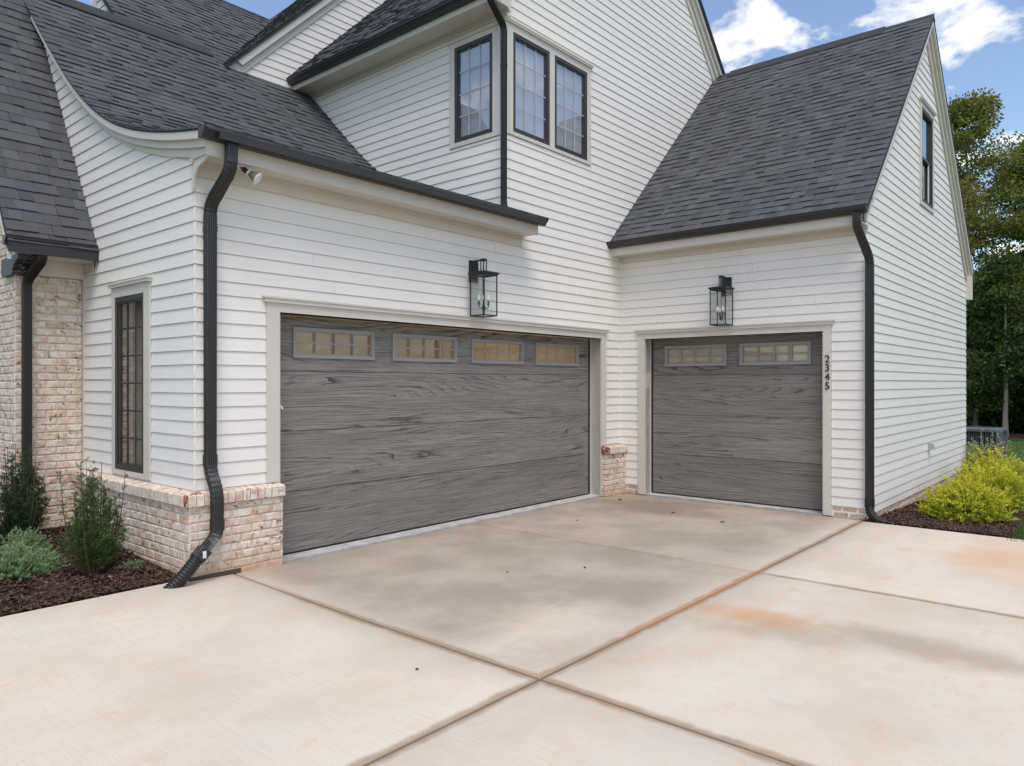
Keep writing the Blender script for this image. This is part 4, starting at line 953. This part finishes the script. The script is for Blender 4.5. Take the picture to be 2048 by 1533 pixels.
ds = downspout('upper storey downspout running down the siding corner', [(XU - .40, -.12, 6.69), (XU - .40, -.12, 6.60), (XU - .045, -.045, 6.40), (XU - .045, -.045, 4.06), (XU - .10, -.12, 3.985)], .088, .070, (.7071, -.7071, 0), r=.07)
collar(ds, (XU - .045, -.045, 5.9), (XU - .045, -.045, 5.87), .088, .070, (.7071, -.7071, 0))
ds = downspout('downspout on the brick wing wall', [(-7.50, 2.20, 3.14), (-7.50, 2.20, 3.02), (-7.545, 2.53, 2.83), (-7.545, 2.53, .12)], .088, .070, (1, 0, 0), r=.08)

# --- vent hood on the gable wall
v = empty('vent_hood', PC.p(3.61, .66, 0)); v.parent = house; v.location = WPOS[v] - wpos(house)
mb = MB(); PC.box(mb, 3.55, 3.67, .645, .775, .0, .02); mb.build('flange', 'vent_grey', v)
mb = MB(); mb.prism([PC.p(3.56, .66, .02), PC.p(3.56, .77, .02), PC.p(3.56, .755, .075), PC.p(3.56, .66, .10)], (.10, 0, 0)); mb.build('hood', 'vent_grey', v)

# ------------------------------------------------------------------ wall lanterns
def lantern(pl, u0, label):
    L_ = empty('wall_lantern', pl.p(u0, 2.56, .19), label, 'lantern', 'lanterns over the garage doors')
    s = .115; oc = .195; zb, zt = 2.575, 3.09
    mb = MB(); pl.box(mb, u0 - .075, u0 + .075, 3.005, 3.275, .013, .035); mb.build('backplate', 'black_metal', L_)
    mb = MB(); pl.box(mb, u0 - .10, u0 + .10, 2.98, 3.295, .0, .0128); mb.build('mounting_block', 'siding', L_)
    mb = MB()
    pl.box(mb, u0 - .028, u0 + .028, 3.255, 3.285, oc - .028, oc + .028); pl.box(mb, u0 - .009, u0 + .009, 3.262, 3.28, .034, oc - .027)
    for a in (-1, 1):
        for b in (-1, 1): pl.box(mb, u0 + a * .024 - .005, u0 + a * .024 + .005, 3.112, 3.256, oc + b * .024 - .005, oc + b * .024 + .005)
    mb.build('hanger', 'black_metal', L_)
    mb = MB(); pl.box(mb, u0 - s - .022, u0 + s + .022, zt, zt + .022, oc - s - .022, oc + s + .022); pl.box(mb, u0 - s + .02, u0 + s - .02, zt + .022, zt + .032, oc - s + .02, oc + s - .02); mb.build('cap', 'black_metal', L_)
    mb = MB(); h = .006
    for a in (-1, 1):
        for b in (-1, 1): pl.box(mb, u0 + a * s - h, u0 + a * s + h, zb, zt, oc + b * s - h, oc + b * s + h)
    for a in (-1, 1):
        for (q0, q1) in ((zb, zb + .014), (zt - .018, zt - .001)):
            pl.box(mb, u0 + a * s - h * .9, u0 + a * s + h * .9, q0, q1, oc - s + h, oc + s - h); pl.box(mb, u0 - s + h, u0 + s - h, q0, q1, oc + a * s - h * .9, oc + a * s + h * .9)
    mb.build('frame', 'black_metal', L_)
    for a in (-1, 1):
        mb = MB(); pl.box(mb, u0 + a * s - .0015, u0 + a * s + .0015, zb + .015, zt - .019, oc - s + h, oc + s - h); mb.build('glass_pane', 'lamp_glass', L_)
        mb = MB(); pl.box(mb, u0 - s + h, u0 + s - h, zb + .015, zt - .019, oc + a * s - .0015, oc + a * s + .0015); mb.build('glass_pane', 'lamp_glass', L_)
    cl = MB(); c = lambda a, z, b: pl.p(u0 + a, z, oc + b)
    cl.tube([c(0, 2.64, 0), c(0, 2.66, 0), c(0, 2.69, 0), c(0, 2.71, 0)], [.006, .022, .030, .008], 10); cl.tube([c(0, 2.70, 0), c(0, 3.08, 0)], .004, 6)
    for k in range(4):
        a = PI / 4 + k * PI / 2; dx, dy = math.cos(a), math.sin(a)
        cl.tube([c(dx * .02, 2.68, dy * .02), c(dx * .045, 2.668, dy * .045), c(dx * .058, 2.69, dy * .058), c(dx * .058, 2.72, dy * .058)], .005, 6); cl.tube([c(dx * .058, 2.71, dy * .058), c(dx * .058, 2.765, dy * .058)], .0125, 8)
    cb = cl.build('candle_cluster', 'black_metal', L_)
    for k in range(4):
        a = PI / 4 + k * PI / 2; dx, dy = math.cos(a) * .058, math.sin(a) * .058; mb = MB()
        mb.tube([c(dx, 2.766, dy), c(dx, 2.785, dy), c(dx, 2.81, dy), c(dx, 2.835, dy), c(dx, 2.852, dy)], [.005, .013, .014, .007, .001], 8); mb.build('bulb', 'bulb', L_, smooth=True)
lantern(PA, -3.437, 'black metal and glass lantern above the wide garage door')
lantern(PB, -1.80, 'black metal and glass lantern above the single garage door')

# ------------------------------------------------------------------ floodlight under the eave
fl_ = empty('floodlight', (-6.62, -.20, 3.70), 'small grey floodlight bulb hanging under the eave beside the downspout', 'floodlight')
mb = MB(); mb.tube([(-6.66, -.19, 3.713), (-6.66, -.19, 3.695)], .05, 16); mb.build('base', 'white_plastic', fl_)
D0 = Vector((-6.65, -.19, 3.70)); dv = Vector((.55, -.62, -.56)).normalized()
mb = MB(); mb.tube([D0, D0 + dv * .04], .014, 8); mb.build('arm', 'lamp_grey', fl_)
mb = MB(); mb.tube([D0 + dv * .035, D0 + dv * .085], [.024, .024], 14); mb.build('socket', 'black_metal', fl_)
mb = MB(); mb.tube([D0 + dv * .085, D0 + dv * .105], [.028, .028], 14); mb.build('neck_ring', 'white_plastic', fl_)
mb = MB(); mb.tube([D0 + dv * .105, D0 + dv * .13, D0 + dv * .185], [.026, .033, .058], 18); mb.build('reflector', 'lamp_grey', fl_, smooth=True)
mb = MB(); mb.tube([D0 + dv * .1855, D0 + dv * .194, D0 + dv * .200], [.060, .060, .040], 20); mb.build('lens', 'white_plastic', fl_, smooth=True)

# ------------------------------------------------------------------ house number
hn = empty('house_number', (-.03, -3.205, 1.67), 'black metal house number 2345 down the casing of the single garage door', 'house number')
for i, ch in enumerate('2345'):
    cu = bpy.data.curves.new('digit', 'FONT'); cu.body = ch; cu.size = .138; cu.extrude = .005; cu.align_x = 'CENTER'; cu.offset = .0
    to = bpy.data.objects.new('digit', cu); col.objects.link(to); bpy.context.view_layer.update()
    me = bpy.data.meshes.new_from_object(to.evaluated_get(bpy.context.evaluated_depsgraph_get())); bpy.data.objects.remove(to)
    z0 = 2.025 - i * .118
    Mx = Matrix(((0, 0, -1, -.034), (-1, 0, 0, -3.203), (0, 1, 0, z0), (0, 0, 0, 1))); me.transform(Mx); me.materials.clear()
    link('digit', me, 'black_metal', hn)

# ------------------------------------------------------------------ air conditioner behind the far corner
def aircon(cx_, cy_, z0):
    a = empty('air_conditioner', (cx_, cy_, z0), 'grey outdoor air-conditioning unit behind the far house corner', 'air conditioner')
    w = .42; h = .82
    mb = MB(); mb.box(cx_ - w - .06, cx_ + w + .06, cy_ - w - .06, cy_ + w + .06, z0 - .30, z0); mb.build('pad', 'concrete_edge', a)
    mb = MB(); mb.box(cx_ - w + .03, cx_ + w - .03, cy_ - w + .03, cy_ + w - .03, z0, z0 + h - .03); mb.build('coil', 'ac_dark', a)
    for sx in (-1, 1):
        for sy in (-1, 1):
            mb = MB(); mb.box(cx_ + sx * w - .05, cx_ + sx * w + .05, cy_ + sy * w - .05, cy_ + sy * w + .05, z0, z0 + h - .05); mb.build('corner_post', 'ac_metal', a)
    mb = MB()
    for k in range(17):
        q = -w + .07 + k * (2 * w - .14) / 16
        for sg in (-1, 1): mb.box(cx_ + q - .008, cx_ + q + .008, cy_ + sg * w - .012, cy_ + sg * w + .012, z0 + .04, z0 + h - .06); mb.box(cx_ + sg * w - .012, cx_ + sg * w + .012, cy_ + q - .008, cy_ + q + .008, z0 + .04, z0 + h - .06)
    for k in range(4):
        z = z0 + .12 + k * .17; mb.box(cx_ - w - .014, cx_ + w + .014, cy_ - w - .014, cy_ - w + .0, z, z + .012); mb.box(cx_ - w - .014, cx_ - w, cy_ - w, cy_ + w, z, z + .012)
    mb.build('grille', 'ac_metal', a)
    mb = MB(); n = 20; ro, ri = w + .055, .33
    for k in range(n):
        a0, a1 = 2 * PI * k / n, 2 * PI * (k + 1) / n
        f = lambda q, r_: (cx_ + max(-w - .05, min(w + .05, math.cos(q) * r_ * 1.25)), cy_ + max(-w - .05, min(w + .05, math.sin(q) * r_ * 1.25)))
        g = lambda q: (cx_ + math.cos(q) * ri, cy_ + math.sin(q) * ri)
        mb.add([(*f(a0, ro), z0 + h - .06), (*f(a1, ro), z0 + h - .06), (*f(a1, ro), z0 + h - .01), (*f(a0, ro), z0 + h - .01), (*g(a0), z0 + h + .02), (*g(a1), z0 + h + .02), (*g(a1), z0 + h - .05), (*g(a0), z0 + h - .05)],
               [(0, 1, 2, 3), (3, 2, 5, 4), (4, 5, 6, 7)])
    mb.build('top_panel', 'ac_metal', a)
    mb = MB()
    for k in range(6): mb.tube([(cx_ + math.cos(2 * PI * q / 24) * (.05 + k * .055), cy_ + math.sin(2 * PI * q / 24) * (.05 + k * .055), z0 + h + .012) for q in range(25)], .005, 5, cap=False)
    mb.build('fan_guard', 'ac_dark', a)
aircon(8.9, -3.62, -.05)

# ------------------------------------------------------------------ shrubs
def needle_shrub(loc, H_, Wd, nst, mat, label, seed, open_top=.5):
    rg = np.random.default_rng(seed); b = Vector(loc)
    root = empty('yew_shrub', loc, label, 'shrub')
    st = MB(); P = []; D = []; TT = []
    for i in range(nst):
        a = rg.uniform(0, 2 * PI); rad = Wd * math.sqrt(rg.random()); lean = .55
        top = H_ * (1 - .55 * (rad / Wd) ** 1.3) * rg.uniform(.78, 1.06)
        p0 = np.array([b.x + math.cos(a) * rad * .25, b.y + math.sin(a) * rad * .25, b.z]); p1 = np.array([b.x + math.cos(a) * rad, b.y + math.sin(a) * rad, b.z + top])
        cv = p0 * .5 + p1 * .5 + np.array([math.cos(a), math.sin(a), -.1]) * rad * .35
        q = np.linspace(0, 1, 12)[:, None]; C = p0 * (1 - q) ** 2 + 2 * cv * q * (1 - q) + p1 * q * q
        if i >= nst - 7: p1 = p1 * .35 + (p0 + (p1 - p0) * 1.25) * .65; p1[2] = b.z + H_ * rg.uniform(.92, 1.08); C = p0 * (1 - q) ** 2 + 2 * cv * q * (1 - q) + p1 * q * q
        if i < 26 or i >= nst - 7: st.tube([tuple(x) for x in C], [.007 * (1 - k / 13) + .0012 for k in range(12)], 5)
        ns = int(24 + 16 * top / H_)
        for j in range(ns):
            f = rg.uniform(.08, 1.0) ** .85; c = p0 * (1 - f) ** 2 + 2 * cv * f * (1 - f) + p1 * f * f
            aa = rg.uniform(0, 2 * PI); up_ = rg.uniform(.25, 1.1); dd = np.array([math.cos(aa), math.sin(aa), up_]); dd /= np.linalg.norm(dd)
            ln = rg.uniform(.05, .13) * (1.15 - .75 * f); m = int(16 + ln * 170)
            k = rg.random(m); pts = c + dd * (k * ln)[:, None]
            e = rg.normal(size=(m, 3)); e -= (e @ dd)[:, None] * dd; e /= np.linalg.norm(e, axis=1, keepdims=True) + 1e-9
            P.append(pts); D.append(e + dd * .75); TT.append(np.clip(rg.beta(2, 3, m) * .8 + .35 * (k > .75) * (f > .5), 0, 1))
    st.build('stems', 'stem', root)
    P = np.concatenate(P); n = len(P)
    leaves('foliage', mat, P, np.concatenate(D), RNG.uniform(.012, .024, n), .0042, np.concatenate(TT), root)
needle_shrub((-7.55, .70, zl(-7.5, .7)), .95, .26, 50, 'yew_leaf', 'upright green yew shrub with forked tips before the brick ledge', 3)
needle_shrub((-7.72, 2.14, zl(-7.7, 2.1)), .95, .27, 54, 'yew_leaf_dark', 'dark green yew shrub in front of the brick wing downspout', 5)

def leafy_mound(name, label, loc, rx, ry, H_, mat, n_tw, lsize, seed, spread=1.0, tips=(.3, 1.0), cat='shrub', group=None, lw=.55, lpt=26, twl=(.10, .24)):
    rg = np.random.default_rng(seed); b = np.array(loc); root = empty(name, loc, label, cat, group)
    st = MB(); P = []; D = []; TT = []
    for i in range(n_tw):
        u = rg.normal(size=3); u[2] = abs(u[2]) * .9 + .05; u /= np.linalg.norm(u); k = rg.uniform(.35, 1.0) ** .6 * rg.uniform(.86, 1.10)
        c = b + u * np.array([rx, ry, H_]) * k; c[2] = max(c[2], b[2] + .02)
        dr = u * np.array([1, 1, .6]) + rg.normal(0, .35, 3) + np.array([0, 0, .18]); dr /= np.linalg.norm(dr)
        ln = rg.uniform(*twl) * spread; m = lpt
        f = rg.random(m); pts = c + dr * ((f - .5) * ln)[:, None]; e = rg.normal(size=(m, 3)); e -= (e @ dr)[:, None] * dr * .6; e /= np.linalg.norm(e, axis=1, keepdims=True)
        P.append(pts); D.append(e + dr * .9); hgt = (c[2] - b[2]) / H_
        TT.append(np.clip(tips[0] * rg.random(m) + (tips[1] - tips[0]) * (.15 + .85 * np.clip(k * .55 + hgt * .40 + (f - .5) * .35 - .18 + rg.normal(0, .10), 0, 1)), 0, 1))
        if i % 9 == 0:
            mid = b * .55 + c * .45; mid[2] = b[2] + (c[2] - b[2]) * .25; st.tube([tuple(b), tuple(mid), tuple(c)], [.006, .004, .0015], 5)
    st.build('stems', 'stem', root); P = np.concatenate(P); n = len(P)
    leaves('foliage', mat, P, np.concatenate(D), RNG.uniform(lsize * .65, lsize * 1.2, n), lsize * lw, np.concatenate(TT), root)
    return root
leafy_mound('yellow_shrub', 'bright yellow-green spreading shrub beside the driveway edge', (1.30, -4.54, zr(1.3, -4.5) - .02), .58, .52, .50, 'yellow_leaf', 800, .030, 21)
leafy_mound('yellow_shrub', 'yellow-green shrub behind the one at the driveway edge', (3.05, -4.62, zr(3.0, -4.5) - .02), .74, .56, .64, 'yellow_leaf', 760, .030, 22)
leafy_mound('yellow_shrub', 'yellow-green shrub farthest along the gabled wall bed', (4.75, -4.45, zr(4.7, -4.5) - .02), .80, .62, .78, 'yellow_leaf', 700, .032, 23)
leafy_mound('variegated_shrub', 'cream and green variegated shrub in front of the air conditioner', (6.9, -4.05, zr(6.9, -4) - .02), .60, .55, .95, 'variegated_leaf', 420, .034, 24, spread=1.5)
leafy_mound('variegated_shrub', 'variegated shrub with long arching shoots at the lawn edge', (7.0, -5.2, zr(6.9, -5) - .03), .55, .55, .80, 'variegated_leaf', 330, .034, 25, spread=2.2, twl=(.15, .42))
leafy_mound('catmint_plant', 'pale green leafy perennial beside the mulch bed edge', (-8.02, 1.12, zl(-8, 1.1)), .36, .36, .24, 'mint_leaf', 420, .020, 26, cat='plant', lpt=20, twl=(.05, .12))
leafy_mound('catmint_plant', 'pale green perennial between the two yews', (-7.83, 1.62, zl(-7.8, 1.6)), .22, .26, .26, 'mint_leaf', 260, .018, 27, cat='plant', lpt=20, twl=(.05, .11))
leafy_mound('catmint_plant', 'pale green perennial against the brick wing corner', (-8.35, 1.75, zl(-8.3, 1.7)), .34, .34, .28, 'mint_leaf', 300, .020, 28, cat='plant', lpt=20, twl=(.05, .12))
leafy_mound('seedling', 'tiny green seedling at the foot of the brick knee wall', (-7.27, .62, zl(-7.2, .6)), .10, .10, .09, 'mint_leaf', 40, .018, 29, cat='plant', lpt=10, twl=(.03, .06))
# arching shoot
# ------------------------------------------------------------------ grass
def grass(name, n, fx, fy, fz, h, label):
    P = np.stack([fx(n), fy(n)], 1); z = np.array([fz(a, b) for a, b in P]); P = np.column_stack([P, z])
    D = np.column_stack([RNG.normal(0, .35, n), RNG.normal(0, .35, n), np.ones(n)])
    leaves(name, 'grass_blade', P, D, RNG.uniform(.5, 1.2, n) * h, h * .09, RNG.beta(2, 2.5, n), None, kind='stuff', label=label)
grass('grass', 9000, lambda n: RNG.uniform(-.30, 2.4, n), lambda n: -5.20 - 2.0 * RNG.random(n) ** 1.4, lambda x, y: -.06, .085, 'lawn grass at the corner of the driveway')
grass('grass', 26000, lambda n: RNG.uniform(9.2, 21.6, n), lambda n: RNG.uniform(-8, -1.0, n), terrain, .10, 'lawn grass between the house and the trees')

# ------------------------------------------------------------------ trees
def tree(name, label, x, y, H_, Rc, mat, n_cl, n_lf, ls, seed, z_low=.25, bark='bark', shape=1.0, group='trees behind the house', lean=0.0, cl=.8):
    rg = np.random.default_rng(seed); z0 = terrain(x, y) - .05; root = empty(name, (x, y, z0), label, 'tree', group)
    tr = MB(); pts = [(x + lean * k * k + rg.normal(0, .05) * k, y + rg.normal(0, .05) * k, z0 + H_ * .93 * k) for k in np.linspace(0, 1, 9)]; r0 = H_ * .0125
    tr.tube(pts, [r0 * (1.25 if k == 0 else 1) * (1 - .93 * k / 8) + .01 for k in range(9)], 9)
    P = []; D = []; TT = []
    for i in range(n_cl):
        f = z_low + (1 - z_low) * rg.random() ** .85; g = (f - z_low) / (1 - z_low)
        rr = Rc * (math.sin(PI * min(1, (.16 + .84 * g)) ** shape) ** .7 if shape > 0 else (1 - g) * .95 + .06)
        a = rg.uniform(0, 2 * PI); k = math.sqrt(rg.random()) * .95 + .05
        base = np.array([np.interp(f, np.linspace(0, 1, 9) * .93, [p[j] for p in pts]) for j in range(3)])
        c = base + np.array([math.cos(a) * rr * k, math.sin(a) * rr * k, rr * k * .22 * (1 if shape > 0 else -.5)])
        if i % 3 == 0 and shape > 0: tr.tube([tuple(base - np.array([0, 0, rr * .35])), tuple(base * .45 + c * .55 - np.array([0, 0, .1])), tuple(c)], [r0 * .28 * (1.1 - f), r0 * .15 * (1.1 - f), .006], 5)
        m = int(n_lf * rg.uniform(.5, 1.4)); sg = cl * rg.uniform(.5, 1.2)
        off = rg.normal(0, 1, (m, 3)); off /= (np.linalg.norm(off, axis=1, keepdims=True) + 1e-9); off *= (rg.random(m) ** .5)[:, None]
        P.append(c + off * sg * np.array([1, 1, .62])); D.append(off + np.array([0, 0, -.35]) + rg.normal(0, .5, (m, 3)))
        TT.append(np.clip(rg.normal(.45 + rg.normal(0, .17), .2, m), 0, 1))
    tr.build('trunk', bark, root); P = np.concatenate(P); n = len(P)
    leaves('crown', mat, P, np.concatenate(D), RNG.uniform(.6, 1.25, n) * ls, ls * .72, np.concatenate(TT), root)
tree('tulip_tree', 'tall slender tree with yellowing leaves above the gable rake', 27.0, -.6, 15.0, 2.4, 'tree_leaf_yellow', 190, 180, .135, 41, .15, 'bark_pale', cl=.75)
tree('tulip_tree', 'tall green tree to the outer side of the yellowing one', 29.5, -3.1, 13.4, 2.7, 'tree_leaf', 200, 180, .14, 42, .14, 'bark_pale', cl=.85)
tree('broadleaf_tree', 'green broadleaf tree with its crown touching the gable rake', 31.0, 1.8, 13.0, 3.0, 'tree_leaf', 150, 160, .17, 43, .12, cl=.95)
tree('broadleaf_tree', 'tall broadleaf tree rising behind the dark cedar', 35.0, -3.2, 15.0, 3.4, 'tree_leaf', 120, 120, .22, 44, .15, cl=1.0)
tree('cedar_tree', 'dark dense cedar between the broadleaf trees', 25.8, -4.6, 8.6, 2.3, 'conifer_leaf', 190, 150, .15, 45, .08, shape=0, cl=.55)
tree('cedar_tree', 'dark cedar filling the wood edge behind the air conditioner', 28.6, -2.4, 8.0, 2.4, 'conifer_leaf', 170, 150, .15, 46, .06, shape=0, cl=.6)
tree('understorey_tree', 'low green maple with bright leaves at the wood edge', 24.0, -1.3, 6.2, 1.6, 'under_leaf', 110, 150, .13, 47, .10, cl=.6)
tree('understorey_tree', 'bare-stemmed young tree beside the air conditioner', 23.2, -2.4, 7.0, 1.4, 'under_leaf', 60, 130, .14, 48, .34, 'bark_pale', cl=.55)
tree('understorey_tree', 'small tree with reddish drooping leaves at the lawn edge', 22.4, -4.8, 3.6, 1.5, 'tree_leaf_yellow', 60, 120, .12, 49, .15, cl=.5)
tree('broadleaf_tree', 'broad green tree beyond the driveway lawn', 27.0, -10.5, 12.5, 3.6, 'tree_leaf', 110, 110, .23, 50, .15, cl=1.0)
tree('cedar_tree', 'dark cedar at the outer end of the wood', 26.0, -8.0, 8.5, 2.3, 'conifer_leaf', 150, 140, .16, 51, .06, shape=0, cl=.6)
tree('broadleaf_tree', 'tall pale tree at the outer end of the wood', 32.0, -15.0, 14.0, 3.8, 'tree_leaf', 100, 110, .24, 52, .12, cl=1.1)
# shadowy thicket under the trees: reads as one mass
m = 60000; P = np.column_stack([RNG.uniform(25.5, 33, m), RNG.uniform(-20, 7, m), np.zeros(m)]); P[:, 2] = -.3 + (1.2 + 3.2 * (P[:, 0] - 25.5) / 7.5) * RNG.random(m) ** .8
leaves('thicket', 'under_leaf', P, RNG.normal(size=(m, 3)), .22, .15, RNG.beta(1.5, 3.5, m), None, kind='stuff', label='dark thicket of undergrowth between the tree trunks')

# ------------------------------------------------------------------ dead leaves on the driveway
def fallen(px, py, a, s):
    mb = MB(); ca, sa = math.cos(a), math.sin(a); z = hz(px, py) + .003
    loc = [(-1, 0, 0), (-.3, .45, .010), (.5, .35, .004), (1, 0, .012), (.4, -.4, .006), (-.4, -.38, .012)]
    top = [(px + (u * ca - v_ * sa) * s, py + (u * sa + v_ * ca) * s, z + w) for u, v_, w in loc]
    mb.prism(top, (0, 0, .0015)); mb.build('fallen_leaf', 'dead_leaf', None, label='small dark dead leaf lying on the concrete', category='leaf', group='dead leaves on the driveway')
for (a, b, s) in ((-.68, -.42, .040), (-1.15, -1.55, .032), (-1.35, -2.35, .032), (-2.45, -.9, .02), (-4.95, -1.9, .014), (-4.35, -2.35, .014), (-7.05, -3.0, .013)):
    fallen(a, b, random.uniform(0, 6), s)
print('tabs', len(TABS), 'boards', len(SID), 'bricks', NBR[0])
